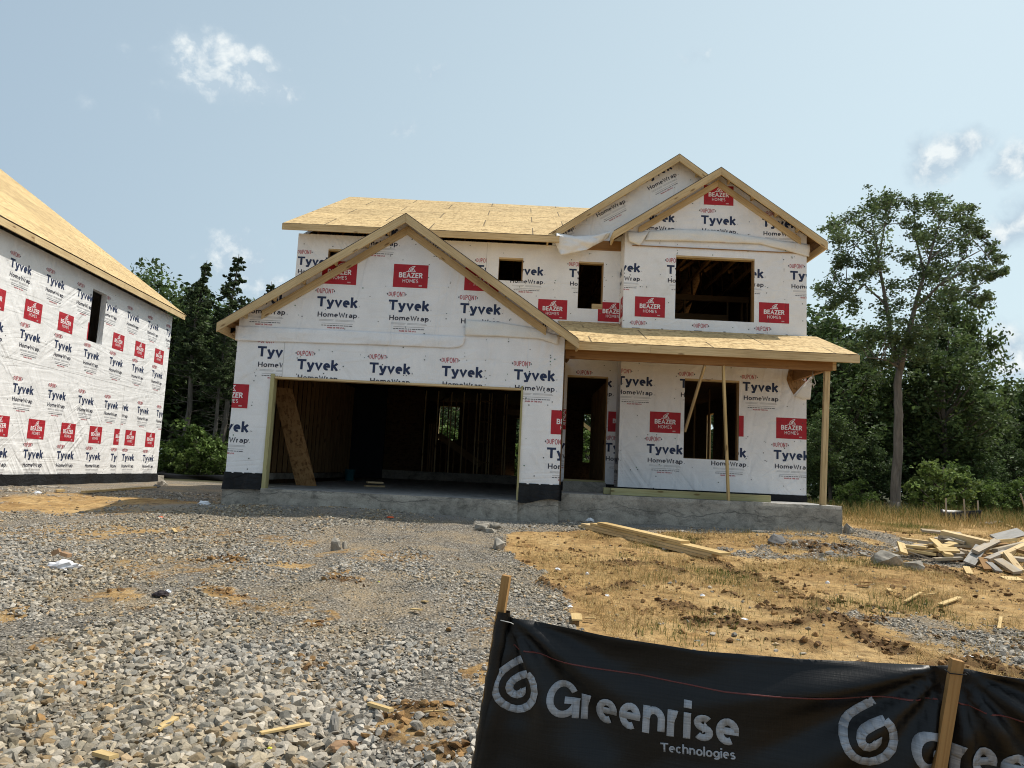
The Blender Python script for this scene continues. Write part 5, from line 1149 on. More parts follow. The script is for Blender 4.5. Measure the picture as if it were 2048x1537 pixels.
# ------------------------------------------------------------------ low silt fences at the wood
def low_fence(label, pts, h, stakes, loc):
    r = empty('silt_fence', loc, label, 'fence', 'low silt fences at the edge of the wood'); mb = MB(); P = []
    rr = random.Random(5)
    for t in range(4): P.append([(x + rr.uniform(-.02, .02), y + .05 * math.sin(x * 3 + t), z + h * t / 3 * (1 + .12 * math.sin(x * 2.1))) for x, y, z in pts])
    mb.grid(P); c = mb.build('cloth', 'silt_cloth', r, True); so = c.modifiers.new('thickness', 'SOLIDIFY'); so.thickness = .004
    for x, y, z, hh, dx in stakes:
        mb = MB(); mb.beam((x, y - .04, z - .1), (x + dx, y - .04, z + hh), .035, .035, (0, 1, 0)); mb.build('stake', 'pine_worn', r)
pl = [tuple(at(px, 966, 29.5)[:1]) for px in (0, 1)]
L0, L1 = at(300, 960, 30)[0], at(480, 960, 30)[0]
low_fence('low black silt fence between the two houses', [(x, 30.0, -.92) for x in np.linspace(L0, L1, 20)], .26, [], ((L0 + L1) / 2, 30, -.9))
R0, R1 = at(1893, 1040, 24)[0], at(1940, 1040, 24)[0]
low_fence('low black silt fence with bare stakes in the tall grass at the wood', [(x, 24.0 - .1 * (x - R0), -.9) for x in np.linspace(R0 - .2, R1 + .3, 10)], .42, [(at(1891, 1040, 24)[0], 24, -.9, .75, 0), (at(1929, 1040, 24)[0], 24, -.9, .75, -.03), (at(1955, 1040, 24)[0], 24, -.9, .72, 0), (at(2044, 1040, 24)[0], 23.6, -.9, 1.0, -.32)], (float(R0 + .4), 24.0, -.9))

# ------------------------------------------------------------------ lumber on the ground
def plank(name, p0, p1, w, t, mat, label, grp=None, up=(0, 0, 1), cat='board'):
    mb = MB(); mb.beam(p0, p1, w, t, up); o = mb.build(name, mat, None, loc=tuple(p0), bevel=.003); tag(o, label, cat, grp); return o
def gup(px, py, h): p = gpt(px, py); return Vector((p[0], p[1], p[2] + h))
G = 'fresh boards stacked before the porch slab'
A, B = gup(1166, 1056, .03), gup(1432, 1121, .03); D_ = (B - A); LN_ = D_.length; D_ = D_ / LN_; S_ = Vector((-D_.y, D_.x, 0)).normalized()
for lvl, s0, s1, lat, w, mt, lb in ((0, 0.0, .97, .0, .235, 'pine', 'lowest weathered board of the stack before the porch slab'), (1, .02, 1.0, .015, .235, 'pine', 'second board from the ground in the stack before the porch'), (2, .10, 1.045, .03, .235, 'pine_fresh', 'bright board reaching furthest down the slope on the stack'), (3, .16, .80, .02, .20, 'pine_fresh', 'short bright board on the very top of the stack before the porch')):
    o_ = S_ * lat + Vector((0, 0, .042 * lvl)); plank('board', A + D_ * LN_ * s0 + o_, A + D_ * LN_ * s1 + o_, w, .038, mt, lb, G)
a, b = gpt(166, 989), gpt(310, 979); plank('plank', (a[0], a[1], a[2] + .05), (b[0], b[1], b[2] + .06), .09, .04, 'pine_fresh', 'long pale stud lying along the foot of the neighbouring house')
a, b = gpt(112, 986), gpt(128, 986); plank('plank', (a[0], a[1], a[2] + .04), (b[0], b[1], b[2] + .05), .12, .05, 'pine_fresh', 'short pale block by the foot of the neighbouring house')
# heap of scrap lumber: (end a px, end b px, depth a, depth b, width, thickness, material, label)
G = 'scrap boards in the heap at the edge of the lot'
HEAP = [((1884, 1072), (1976, 1094), 12.9, 12.3, .11, .20, 'pine', 'big squared timber lying on top of the scrap heap'),
        ((1938, 1128), (1962, 1094), 11.7, 12.2, .16, .03, 'plywood_grey', 'grey plywood sheet tilted on the front of the scrap heap'),
        ((1990, 1078), (2044, 1064), 12.8, 13.1, .20, .03, 'plywood_grey', 'grey plywood sheet propped at the back of the scrap heap'),
        ((1865, 1080), (1898, 1112), 12.6, 11.9, .13, .05, 'pine_fresh', 'bright yellow board slanting down the left of the scrap heap'),
        ((1801, 1087), (1808, 1108), 12.4, 12.0, .11, .04, 'pine_fresh', 'short pale stub standing at the far left of the scrap heap'),
        ((1806, 1092), (1852, 1096), 12.4, 12.2, .09, .04, 'pine_fresh', 'pale board reaching left out of the scrap heap, upper one'), ((1808, 1099), (1872, 1110), 12.2, 12.0, .09, .04, 'pine_fresh', 'pale board reaching left out of the scrap heap, lower one'),
        ((1818, 1104), (1866, 1120), 12.0, 11.7, .03, .015, 'pine_worn', 'thin lath poking out low on the left of the scrap heap'), ((1868, 1119), (1924, 1117), 11.9, 11.9, .09, .04, 'pine_worn', 'flat board along the bottom front of the scrap heap'),
        ((1880, 1112), (1926, 1108), 12.1, 12.1, .11, .05, 'pine_worn', 'board lying over the bottom front board of the scrap heap'), ((1870, 1077), (1922, 1088), 12.9, 12.6, .09, .04, 'pine_worn', 'worn stud under the left end of the big timber'),
        ((1892, 1076), (1930, 1087), 12.7, 12.5, .09, .05, 'pine_worn', 'second worn stud tucked under the big timber'), ((1882, 1096), (1912, 1086), 12.3, 12.6, .12, .05, 'pine_fresh', 'short yellow block under the big timber'),
        ((1950, 1104), (1994, 1082), 11.9, 12.5, .10, .05, 'pine_worn', 'stud crossing the grey plywood sheet in the heap'), ((1974, 1120), (2012, 1104), 11.7, 12.1, .09, .05, 'pine_worn', 'short stud at the front middle of the scrap heap'),
        ((1984, 1083), (2030, 1080), 12.5, 12.7, .09, .04, 'pine_fresh', 'level pale board near the top right of the scrap heap'), ((1976, 1092), (2014, 1090), 12.4, 12.5, .10, .05, 'pine_dark', 'dark brown board below the level pale one in the heap'),
        ((1990, 1102), (2048, 1088), 12.1, 12.6, .09, .07, 'pine_worn', 'wide weathered board through the middle right of the scrap heap'), ((2004, 1112), (2060, 1086), 11.9, 12.6, .09, .06, 'pine', 'brown board rising to the right edge in the scrap heap'),
        ((2040, 1092), (2075, 1068), 12.5, 12.9, .11, .05, 'pine_fresh', 'bright board end sticking out high on the right of the scrap heap'), ((2014, 1108), (2040, 1142), 11.9, 11.2, .11, .04, 'pine', 'orange board running down the front of the scrap heap'),
        ((1996, 1120), (2036, 1146), 11.6, 11.1, .13, .04, 'pine_worn', 'wide pale board flat on the ground before the scrap heap'), ((1978, 1126), (1998, 1144), 11.6, 11.3, .10, .03, 'plywood_grey', 'small white painted board on the ground before the heap'),
        ((1964, 1116), (1976, 1140), 11.8, 11.4, .10, .03, 'pine_dark', 'dark board leaning at the foot of the grey plywood'), ((2006, 1158), (2042, 1160), 10.9, 10.9, .16, .02, 'pine_fresh', 'thin pale offcut in the grass before the scrap heap'),
        ((1932, 1134), (1940, 1152), 11.4, 11.1, .09, .02, 'pine_fresh', 'pale perforated offcut standing in the dirt before the heap'), ((2020, 1116), (2065, 1122), 11.8, 11.8, .12, .05, 'pine_worn', 'pale board low at the right end of the scrap heap'),
        ((2030, 1100), (2075, 1112), 12.2, 12.0, .12, .05, 'pine_dark', 'dark board under the right end of the scrap heap'), ((1924, 1104), (1956, 1112), 12.3, 12.0, .12, .05, 'pine_worn', 'board hidden under the middle of the scrap heap')]
for a, b, da, db, w, t, mt, lb in HEAP:
    A, B = Vector(at(*a, da)), Vector(at(*b, db))
    for v in (A, B): v.z = max(v.z, float(gz(np.array(v.x), np.array(v.y))) + t * .5)
    plank('scrap_board', A, B, w, t, mt, lb, G, (random.uniform(-.35, .35), random.uniform(-.3, .1), 1) if 'sheet' not in lb else (-.1, -.55, .8))
rh = random.Random(4)
for k in range(60):
    px, py = rh.gauss(1935, 42), rh.gauss(1108, 12); p = gpt(px, 1122 + rh.uniform(-10, 14)); hgt = max(.02, rh.uniform(.02, .34) * (1 - abs(px - 1940) / 130)); a = rh.uniform(-.7, .7) + (math.pi / 2 if rh.random() < .2 else 0); L = rh.uniform(.3, 1.0)
    c = Vector((p[0], p[1] + .55 + rh.uniform(-.3, .4), p[2] + hgt)); d = Vector((math.cos(a), math.sin(a), rh.uniform(-.16, .16))) * L / 2
    plank('scrap_board', c - d, c + d, rh.choice((.05, .09, .09, .12)), rh.choice((.02, .04, .04)), rh.choice(('pine_worn', 'pine_worn', 'pine_fresh', 'pine', 'pine_dark')), 'short stud end jumbled among the others inside the scrap heap', 'stud ends jumbled inside the scrap heap', (rh.uniform(-.5, .5), rh.uniform(-.6, .3), 1))
G = 'wood scraps strewn over the lot'
SCRAP = [((520, 1476), (618, 1462), .035, .012, 'long splintered lath on the gravel near the fence'), ((312, 1470), (350, 1450), .05, .014, 'splintered wood chip lying alone on the gravel drive'), ((192, 1517), (226, 1533), .05, .02, 'small wood block at the very front of the gravel'),
         ((738, 1417), (782, 1436), .035, .02, 'flat stick beside the muddy patch'), ((835, 1433), (895, 1434), .010, .008, 'thin sliver of wood on the mud near the fence'), ((1152, 1234), (1154, 1250), .10, .014, 'pale offcut standing just behind the fence cloth'),
         ((1170, 1242), (1190, 1245), .03, .012, 'small curved chip behind the fence cloth'), ((1810, 1208), (1842, 1192), .035, .012, 'pale stick pointing up the clay slope'), ((1846, 1195), (1874, 1194), .03, .012, 'pale stick lying level on the clay'),
         ((1880, 1214), (1920, 1202), .06, .014, 'splintered pale wood on the clay below the heap'), ((1776, 1182), (1782, 1190), .05, .014, 'small square offcut on the clay'), ((1690, 1140), (1712, 1142), .03, .012, 'sliver lying left of the largest boulder'), ((1720, 1168), (1744, 1172), .06, .01, 'upper bark scrap on the clay'), ((1714, 1176), (1738, 1178), .05, .01, 'lower bark scrap on the clay'),
         ((1998, 1262), (2002, 1242), .03, .01, 'pale shim standing in the slate gravel'), ((822, 1224), (842, 1229), .04, .012, 'wood chip on the gravel left of the first stake'), ((845, 1208), (853, 1212), .04, .012, 'tiny chip behind the first stake'), ((345, 1060), (352, 1070), .05, .01, 'yellow offcut far up the gravel drive'), ((2000, 1046), (2028, 1060), .06, .03, 'pale stick in the tall grass behind the heap'), ((1968, 1050), (1998, 1046), .25, .03, 'grey panel lying in the grass behind the heap')]
for a, b, w, t, lb in SCRAP:
    A, B = gup(*a, t * .5 + .02), gup(*b, t * .5 + .035); plank('wood_scrap', A, B, w, t, 'pine_fresh' if 'grey' not in lb and 'bark' not in lb else ('plywood_grey' if 'grey' in lb else 'pine_dark'), lb, G, cat='wood scrap')

# ------------------------------------------------------------------ litter
def crumple(name, px, py, w, h, mat, label, cat, seed, depth=.7, n=3, grp=None, lift=0.0):
    p = gpt(px, py); k = p[1] / F; rw, rh = w * k / 2, h * k / 2; bm = bmesh.new(); bmesh.ops.create_icosphere(bm, subdivisions=n, radius=1.0)
    for v in bm.verts:
        c = v.co.copy(); r = 1 + .9 * (float(fbm(np.array(c.x * 2 + seed), np.array(c.y * 2 + c.z * 3), seed % 40, 4)) - .5)
        v.co = Vector((c.x * rw * r, c.y * rw * depth * r, max(-.2, c.z) * rh * 1.5 * r))
    me = bpy.data.meshes.new(name); bm.to_mesh(me); bm.free(); me.materials.append(M[mat]); o = bpy.data.objects.new(name, me); COL.objects.link(o); o.location = (p[0], p[1], p[2] + rh * .3 + lift); tag(o, label, cat, grp); return o
sack = crumple('paper_sack', 128, 1138, 58, 18, 'white_sack', 'crumpled white paper sack lying on the gravel drive', 'sack', 3)
p = gpt(118, 1130); mb = MB(); mb.beam((p[0] - .09, p[1], p[2] + .12), (p[0] - .02, p[1] + .02, p[2] + .16), .08, .05); mb.beam((p[0] + .02, p[1], p[2] + .13), (p[0] + .12, p[1] - .02, p[2] + .11), .07, .04); mb.build('torn_flap', 'cardboard', sack)
crumple('paper_scrap', 408, 1010, 22, 9, 'white_paper', 'white paper scrap in the shade left of the garage', 'paper', 8); crumple('wrapper', 322, 1192, 30, 10, 'wrapper_dark', 'dark crumpled wrapper on the gravel drive', 'wrapper', 9)
crumple('paper_scrap', 336, 1186, 12, 7, 'white_paper', 'white scrap at the end of the dark wrapper', 'paper', 10); crumple('rag', 690, 1500, 56, 18, 'cardboard', 'crumpled brown paper lying in the coarse gravel near the fence', 'paper', 12)
crumple('plastic_film', 668, 1462, 20, 40, 'plywood_grey', 'strip of dirty clear film in the coarse gravel', 'plastic', 14, 1.2)
crumple('paper_scrap', 1940, 1318, 22, 7, 'white_paper', 'white paper scrap behind the second stake', 'paper', 15); crumple('paper_scrap', 1180, 1044, 16, 8, 'white_paper', 'crumpled white sheet at the end of the board stack', 'paper', 16)
crumple('paper_scrap', 75, 988, 16, 6, 'white_paper', 'white scrap at the foot of the neighbouring house', 'paper', 17); crumple('orange_mark', 322, 1036, 16, 3, 'orange_paint', 'orange paint mark on the gravel left of the garage', 'paint mark', 18); crumple('orange_mark', 782, 1036, 16, 3, 'orange_paint', 'orange paint mark on the gravel before the garage door', 'paint mark', 19)
for i, (x, y, w, lb) in enumerate(((690, 1425, 9, 'yellow scrap near the brown paper'), (540, 1500, 12, 'yellow scrap at the foot of the splintered lath'), (612, 1435, 9, 'yellow scrap right of the middle of the gravel'), (757, 1168, 9, 'yellow scrap on the gravel up the drive'), (480, 1432, 12, 'yellow scrap on the gravel by a patch of clay'))):
    crumple('plastic_scrap', x, y, w, 6, 'yellow_scrap', lb, 'plastic', 30 + i, .6, 2, 'yellow scraps on the gravel')
for i, (x, y, w, lb) in enumerate(((1115, 1141, 12, 'white scrap on the clay near the edge of the gravel'), (1212, 1195, 16, 'white scrap in the middle of the clay left of the tracks'), (1140, 1217, 16, 'white scrap nearest the fence cloth'), (1405, 1193, 10, 'white scrap beside the tyre tracks'), (1486, 1242, 20, 'white wrapper on the churned clay'), (1175, 1150, 8, 'tiny white scrap up the clay slope'), (1655, 1168, 10, 'white scrap beside the bark scraps'), (1330, 1100, 12, 'white crumpled scrap in front of the board stack'))):
    crumple('paper_scrap', x, y, w, 6, 'white_paper', lb, 'paper', 50 + i, .6, 2, 'white scraps on the clay')
# ------------------------------------------------------------------ trees
def leaves(cent, rad, per, size, base, rg, droop=0.0, squash=.8, sub=6):
    """ragged clumps: every clump is a handful of twigs, every twig a spray of leaf-sized quads"""
    cent = np.asarray(cent, float); rad = np.asarray(rad, float); n = len(cent); per_t = max(3, per // sub)
    tw = np.repeat(cent, sub, 0) + rg.normal(size=(n * sub, 3)) * np.repeat(rad, sub)[:, None] * .52 * np.array([1, 1, squash]); tr = np.repeat(rad, sub) * .30
    tc = rg.uniform(.55, 1.45, (n * sub, 1)) * rg.uniform(.75, 1.2, (n, 1)).repeat(sub, 0)
    P = np.repeat(tw, per_t, 0) + rg.normal(size=(n * sub * per_t, 3)) * np.repeat(tr, per_t)[:, None] * np.array([1, 1, .75]); N = len(P); P[:, 2] -= droop * rg.random(N)
    a = rg.normal(size=(N, 3)); a[:, 2] *= .55; a /= np.linalg.norm(a, axis=1)[:, None]; b = np.cross(a, rg.normal(size=(N, 3))); b /= np.linalg.norm(b, axis=1)[:, None] + 1e-9
    s = size * rg.uniform(.6, 1.3, N)[:, None]; a, b = a * s, b * s * .62
    V = np.stack([P - a, P - b * .8 + a * .1, P + a, P + b * .8 + a * .1], 1).reshape(-1, 3); Fc = np.arange(N * 4).reshape(N, 4)
    c = np.repeat(tc, per_t, 0) * rg.uniform(.7, 1.3, (N, 1)); hue = rg.uniform(0, 1, (N, 1)) * .25
    C = np.array(base) * c * (1 + hue * np.array([.5, .2, -.2])); return V, Fc, np.repeat(np.clip(C, .004, .4), 4, 0)
def limb(mb, pts, r0, r1, n=7, wob=.0, seed=0):
    rr = random.Random(seed); P = [Vector(p) for p in pts]; Q, R = [], []
    m = len(P); tot = (m - 1) * 3
    for i in range(tot + 1):
        t = i / tot * (m - 1); k = min(int(t), m - 2); f = t - k; q = P[k].lerp(P[k + 1], f); Q.append(q + Vector((rr.uniform(-wob, wob), rr.uniform(-wob, wob), 0))); R.append(r0 + (r1 - r0) * i / tot)
    mb.tube(Q, R, n)

# the tall broadleaf tree by the lot's edge, limbs and clumps set out from its photographed outline
DY = 28.5; k26 = lambda zx, zy: (1560 + zx / 2.26, 360 + zy / 2.26)
rg = np.random.default_rng(77); base = at(1790, 1022, DY)
OAK = empty('broadleaf_tree', (float(base[0]), DY, -.9), 'tall broadleaf tree standing alone with a long bare grey trunk before the dark wood', 'tree')
mb = MB(); T = lambda px, py, dy=0: tuple(at(px, py, DY + dy))
limb(mb, [(base[0], DY, -1.0), T(1791, 975), T(1796, 900), T(1797, 830), T(1795, 770), T(1800, 735)], .195, .125, 10, .012, 1)
mb.tube([(base[0], DY, -1.05), (base[0] + .01, DY, -.75), (base[0] + .02, DY, -.4)], [.30, .23, .192], 10)
LIMBS = [([(1800, 740, 0), (1786, 690, .3), (1770, 600, .5), (1757, 520, .5), (1742, 430, .4)], .12, .02), ([(1800, 740, 0), (1815, 670, -.2), (1834, 600, -.4), (1858, 520, -.5), (1880, 440, -.4)], .13, .02), ([(1830, 618, -.3), (1880, 570, -1), (1940, 535, -1.2), (1990, 545, -1.0)], .06, .012),
         ([(1772, 610, .5), (1730, 570, .9), (1680, 565, 1.2)], .05, .012), ([(1848, 550, -.4), (1830, 470, .6), (1830, 420, .8)], .05, .012), ([(1800, 735, 0), (1770, 720, -.8), (1735, 715, -1.0)], .05, .012), ([(1762, 545, .5), (1720, 500, 1.2), (1690, 470, 1.4)], .045, .012), ([(1812, 690, 0), (1850, 660, .8), (1880, 640, .9)], .05, .012), ([(1880, 570, -1), (1925, 520, -.6), (1965, 500, -.4), (2000, 545, -.3)], .035, .01), ([(1858, 520, -.5), (1905, 480, .4), (1950, 465, .6)], .04, .01), ([(1757, 520, .5), (1770, 450, -.5), (1785, 400, -.6)], .04, .01), ([(1730, 570, .9), (1690, 600, .6), (1660, 590, .5)], .03, .01), ([(1880, 570, -1), (1930, 580, -.5), (1965, 597, -.3)], .03, .01), ([(1746, 470, .4), (1705, 445, .2), (1672, 455, 0)], .03, .01)]
NODES = []
for i, (pl, ra, rb) in enumerate(LIMBS):
    pts = [T(*p) for p in pl]; limb(mb, pts, ra, rb, 7, .02, i + 3)
    for a, b in zip(pts, pts[1:]):
        for t in (0, .25, .5, .75, 1): NODES.append(np.array(a) * (1 - t) + np.array(b) * t)
NODES = np.array(NODES)
CL = [(430,860,40),(560,800,45),(600,720,50),(500,720,45),(640,760,45),(480,80,50),(520,90,40),(420,130,55),(360,180,60),(290,210,55),(250,250,45),(300,290,60),(390,250,70),(470,200,60),(470,300,60),(400,340,60),(300,360,45),(270,380,35),(230,470,50),(190,500,35),(250,530,50),(330,480,50),(400,450,55),(330,560,45),(240,580,30),(600,120,40),(660,110,50),(710,110,45),(590,190,45),(660,200,60),(740,170,60),(800,140,50),(840,130,35),(860,180,45),(790,230,65),(700,270,65),(610,280,55),(880,240,40),(910,240,30),(830,300,50),(740,340,70),(660,370,60),(560,360,50),(950,320,35),(980,350,30),(1000,410,28),(930,380,45),(960,440,35),(880,420,50),(850,480,55),(920,530,35),(880,540,35),(790,420,60),(720,450,65),(640,460,65),(560,450,60),(520,540,70),(600,560,70),(690,550,60),(780,530,50),(640,640,60),(560,640,60),(480,600,50),(470,680,55),(400,700,45),(420,780,40),(480,800,40),(350,760,35),(590,740,50),(680,700,50),(540,720,40),(650,820,40),(450,120,40),(235,200,30),(620,240,45),(440,400,50),(360,400,40),(700,400,50)]
cc, rr_ = [], []
for zx, zy, r in CL:
    for q in range(2):
        dy = rg.normal(0, 1.0); px, py = k26(zx + rg.normal(0, r * .35), zy + rg.normal(0, r * .35)); c = at(px, py, DY + dy); cc.append(c); rr_.append(r / 2.26 * DY / F * .84)
        j = NODES[np.argmin(np.linalg.norm(NODES - c, axis=1))]; mid = (j + c) / 2 + rg.normal(0, .09, 3) * min(1.5, np.linalg.norm(j - c)) + np.array([0, 0, .05]); mb.tube([tuple(j), tuple(mid), tuple(c)], [.02, .014, .006], 4, cap=False)
mb.build('trunk', 'bark_grey', OAK, True)
V, Fc, C = leaves(cc, rr_, 185, .068, (0.092, 0.135, 0.057), rg, 0, .85, 9); np_mesh('crown', V, Fc, 'leaf', OAK, tint=C)

def proto_broad(name, h, cr, ch, loc, ncl, per, size, colr, seed, trunk_r=.14, label='', group='trees of the wood'):
    rg = np.random.default_rng(seed); r = empty(name, loc, label, 'tree', group); mb = MB(); x0, y0, z0 = loc
    top = Vector((x0 + rg.normal(0, .3), y0, z0 + h * .86)); limb(mb, [(x0, y0, z0 - .2), (x0 + rg.normal(0, .12), y0, z0 + h * .4), tuple(top)], trunk_r, .03, 8, .03, seed)
    C_, R_l = [], []
    while len(C_) < ncl:
        u = rg.normal(size=3); u /= np.linalg.norm(u); u *= rg.uniform(.35, 1.0) ** .6; zz = u[2]; wx = cr * (1 - .25 * max(0, zz)) * (1 + .25 * math.sin(3 * math.atan2(u[1], u[0]) + seed))
        c = np.array([x0 + u[0] * wx, y0 + u[1] * wx, z0 + h - ch + ch * (.5 + .5 * zz)]); C_.append(c); R_l.append(rg.uniform(.45, .95) * cr * .34)
        if len(C_) % 3 == 0:
            tz = min(.85, max(.25, (c[2] - z0 - .8) / h)); j = (x0, y0, z0 + h * tz * .85); mb.tube([j, tuple((np.array(j) + c) / 2 + np.array([0, 0, -.1])), tuple(c)], [.045, .03, .012], 5, cap=False)
    mb.build('trunk', 'bark', r, True); V, Fc, C = leaves(C_, R_l, per, size, colr, rg); np_mesh('crown', V, Fc, 'leaf', r, tint=C); return r
def proto_cedar(name, h, loc, bare, rmax, colr, seed, label, group='cedars between the houses', per=36, size=.075):
    rg = np.random.default_rng(seed); r = empty(name, loc, label, 'tree', group); mb = MB(); x0, y0, z0 = loc; ln = rg.normal(0, .02)
    ax = lambda z: np.array([x0 + ln * (z - z0) + .10 * math.sin(z * .9 + seed), y0 + .05 * math.sin(z * .7), z])
    limb(mb, [tuple(ax(z0 + h * t)) for t in (-.02, .15, .3, .45, .6, .75, .9, .985)], .16, .012, 8, .012, seed); C_, R_l = [], []
    z = z0 + h * bare
    while z < z0 + h * .985:
        t = (z - z0 - h * bare) / (h * (1 - bare)); R = rmax * (1 - t) ** .95 * rg.uniform(.45, 1.2) + .07
        for q in range(int(3 + 4 * (1 - t))):
            a = rg.uniform(0, 2 * np.pi); L = R * rg.uniform(.5, 1.1); up = rg.uniform(-.05, .45) * L; p0 = ax(z); p1 = p0 + np.array([math.cos(a) * L, math.sin(a) * L, up]); mb.tube([tuple(p0), tuple((p0 + p1) / 2 - np.array([0, 0, .06 * L])), tuple(p1)], [.028 * (1 - t) + .008, .014, .004], 4, cap=False)
            for f in (.45, .7, .95): C_.append(p0 + (p1 - p0) * f + rg.normal(0, .06, 3)); R_l.append((.07 + .25 * (1 - t)) * (1.15 - .5 * f))
        z += h * rg.uniform(.016, .03)
    for q in range(34):   # dead grey twigs on the bare stem
        zz = z0 + h * rg.uniform(.12, bare + .12); a = rg.uniform(0, 2 * np.pi); L = rg.uniform(.5, 1.7); p0 = ax(zz); d = np.array([math.cos(a), math.sin(a), rg.uniform(-.25, .35)]); p1 = p0 + d * L * .55; p2 = p0 + d * L + np.array([0, 0, rg.uniform(-.15, .3)]); mb.tube([tuple(p0), tuple(p1), tuple(p2)], [.018, .012, .004], 4, cap=False)
        p3 = p1 + np.array([rg.normal(0, .3), rg.normal(0, .3), rg.uniform(0, .4)]); mb.tube([tuple(p1), tuple(p3)], [.009, .003], 4, cap=False)
    mb.build('trunk', 'bark_grey', r, True); V, Fc, C = leaves(C_, R_l, per, size, colr, rg, .05, .55, 3); np_mesh('crown', V, Fc, 'leaf', r, tint=C); return r
def X(px, py, d): return float(at(px, py, d)[0])
GRD = -.92
def Hpx(px, py, d): return float(at(px, py, d)[2]) - GRD
# cedars and broadleaf trees seen between the two houses
ce1 = proto_cedar('cedar_tree', Hpx(455, 500, 36), (X(440, 950, 36), 36, GRD), .42, 1.9, (0.056, 0.083, 0.033), 5, 'tallest pointed cedar, next to the garage gable')
ce2 = proto_cedar('cedar_tree', Hpx(368, 512, 35), (X(358, 950, 35), 35, GRD), .45, 1.75, (0.059, 0.086, 0.035), 6, 'broad-topped cedar nearer the neighbouring house')
SPOT = [(ce1, 512, 556, 37.5, 'short cedar half hidden by the garage eave', 'cedars between the houses'), (ce2, 420, 600, 33.5, 'cedar with a thin leaning stem between the two tallest cedars', 'cedars between the houses'), (ce2, 330, 560, 39, 'cedar behind the corner of the neighbouring house', 'cedars between the houses')]
def place(src, px, py, d, label, group=None, name=None):
    src_h = src['h'] if 'h' in src else None
    c = copy_tree(src); c.location = (X(px, 950 + (px > 1000) * 60, d), d, GRD); s = Hpx(px, py, d) / src['h']; c.scale = (s * random.uniform(.9, 1.1), s * random.uniform(.9, 1.1), s); c.rotation_euler = (0, 0, random.uniform(0, 6.28)); c['label'] = label
    if group: c['group'] = group
    return c
ce1['h'] = Hpx(455, 500, 36); ce2['h'] = Hpx(368, 512, 35)
for s_ in SPOT: place(*s_)
GW = 'trees of the wood'
br1 = proto_broad('broadleaf_tree', 8.2, 2.3, 6.8, (X(1893, 1040, 33), 33, GRD), 120, 110, .105, (0.081, 0.124, 0.043), 31, .17, 'bushy broadleaf tree close behind the tall one, nearer the scrap heap', GW); br1['h'] = 8.2
br2 = proto_broad('broadleaf_tree', 7.6, 2.6, 6.6, (X(1690, 1030, 34), 34, GRD), 120, 110, .11, (0.067, 0.108, 0.037), 32, .15, 'dense broadleaf tree rising just past the porch roof corner', GW); br2['h'] = 7.6
br3 = proto_broad('broadleaf_tree', 6.6, 2.4, 6.2, (X(2010, 1040, 40), 40, GRD), 110, 110, .12, (0.059, 0.094, 0.035), 33, .14, 'dark rounded tree behind the heap at the far side of the lot', GW); br3['h'] = 6.6
place(br1, 285, 538, 38, 'round-topped broadleaf tree showing over the neighbouring roof edge', GW)
for src, px, py, d, lb in ((br3, 405, 578, 42, 'tall dark broadleaf tree standing behind both pointed cedars'), (br2, 352, 585, 43, 'broadleaf tree behind the broad-topped cedar'), (br2, 392, 640, 40, 'dark broadleaf tree filling the gap behind the cedars'), (br3, 470, 640, 39, 'dark broadleaf tree behind the garage eave'), (br1, 330, 640, 43, 'broadleaf tree deep in the gap beside the neighbouring house'),
                           (br1, 1922, 560, 35.5, 'second tallest broadleaf tree, behind the lone trunk on the heap side'), (br2, 1668, 612, 36, 'dark broadleaf tree overtopping the porch roof corner'), (br3, 1652, 690, 39, 'tree directly behind the wing corner'), (br1, 1748, 735, 38, 'tree behind the lone trunk, nearer the house'), (br2, 1820, 770, 37, 'tree behind the lone trunk, away from the house'), (br3, 1905, 790, 38, 'tree behind the bushy broadleaf tree'),
                           (br1, 1955, 790, 44, 'grey-green tree far back over the scrap heap'), (br2, 2062, 760, 42, 'tree at the far end of the wood'), (br2, 2110, 740, 36, 'tree at the very edge of the wood'), (br1, 1660, 820, 31, 'low tree beside the porch post'), (br3, 1725, 860, 31.5, 'low tree left of the lone trunk'), (br2, 1950, 880, 32, 'low tree behind the heap of scrap'), (br3, 2030, 880, 33, 'low dark tree at the edge of the grass'), (br1, 1850, 850, 34, 'low tree filling the space behind the lone trunk'),
                           (br1, 900, 690, 41, 'tree behind the house seen through the garage studs'), (br2, 1180, 690, 40, 'tree behind the house seen through the entry'), (br3, 1030, 700, 38, 'tree behind the house seen through the back door')):
    c = place(src, px, py, d, lb, GW)
    if lb.startswith('second tallest'): c.scale.x *= .66; c.scale.y *= .66
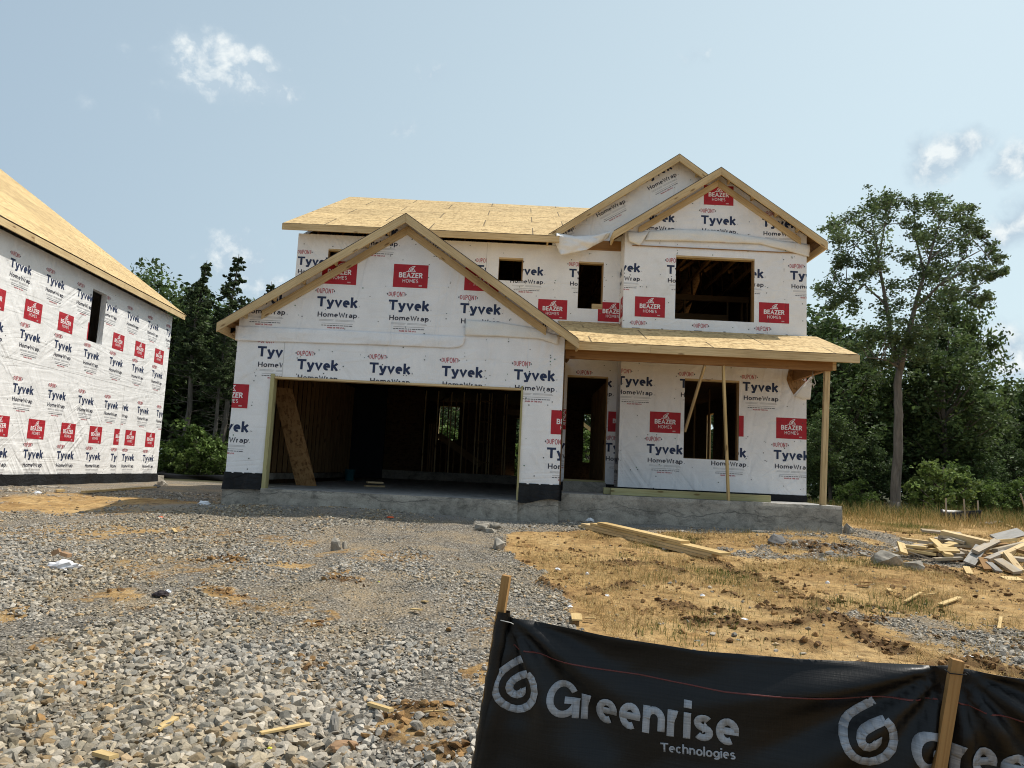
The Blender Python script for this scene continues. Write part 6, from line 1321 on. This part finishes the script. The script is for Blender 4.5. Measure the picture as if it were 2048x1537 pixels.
# shrubs at the foot of the wood
sh = proto_broad('shrub', 2.4, 1.3, 2.3, (X(395, 950, 33), 33, GRD), 42, 110, .085, (0.095, 0.150, 0.038), 41, .03, 'bright green shrub in the middle of the gap between the houses', 'shrubs along the edge of the wood'); sh['h'] = 2.4; sh['category'] = 'shrub'
sh2 = proto_broad('shrub', 2.2, 1.1, 2.1, (X(1885, 1020, 28.5), 28.5, GRD), 36, 90, .085, (0.140, 0.200, 0.057), 42, .03, 'light green sapling behind the low silt fence stakes', 'shrubs along the edge of the wood'); sh2['h'] = 2.2; sh2['category'] = 'shrub'
for src, px, py, d, lb in ((sh, 350, 868, 33.5, 'bright shrub next to the neighbouring house'), (sh, 438, 880, 32.5, 'bright shrub next to the garage pier'), (sh2, 375, 905, 32, 'low shrub right behind the black silt fence'), (sh2, 1985, 985, 29, 'pale bush at the end of the low stakes'), (sh, 1935, 930, 30, 'mid green shrub behind the scrap heap'), (sh, 1700, 960, 29.5, 'dark shrub between the porch and the lone trunk'), (sh2, 1845, 975, 29.5, 'shrub at the right of the lone trunk'), (sh, 1740, 985, 30, 'low shrub left of the lone trunk'), (sh, 2040, 950, 29.5, 'shrub at the far edge of the tall grass'),
                           (sh, 1890, 985, 31, 'shrub behind the light green sapling'), (sh, 905, 850, 36, 'shrub behind the house below the garage studs'), (sh, 1045, 870, 35, 'shrub outside the back door'), (sh, 1180, 860, 36, 'shrub outside the entry hall window')):
    place(src, px, py, d, lb, 'shrubs along the edge of the wood')
# the wood behind, one mass
rg = np.random.default_rng(90); cc, rr_ = [], []
for px0, px1, hh in ((-300, 620, 8.8), (620, 1640, 6.0), (1640, 2500, 7.2)):
    for q in range(int((px1 - px0) / 1.75)):
        px = rg.uniform(px0, px1); d = rg.uniform(46, 62); x = X(px, 960, d); ht = hh * d / 50 * (.62 + .5 * float(fbm(np.array(x * .22), np.array(d * .2), 71, 3))); cc.append((x, d, GRD + ht * rg.random() ** .75)); rr_.append(rg.uniform(.7, 1.5))
V, Fc, C = leaves(cc, rr_, 54, .26, (0.050, 0.077, 0.030), rg); o = np_mesh('far_wood', V, Fc, 'leaf', tint=C); tag(o, 'dark dense wood closing the view behind the lot', 'wood', kind='stuff')
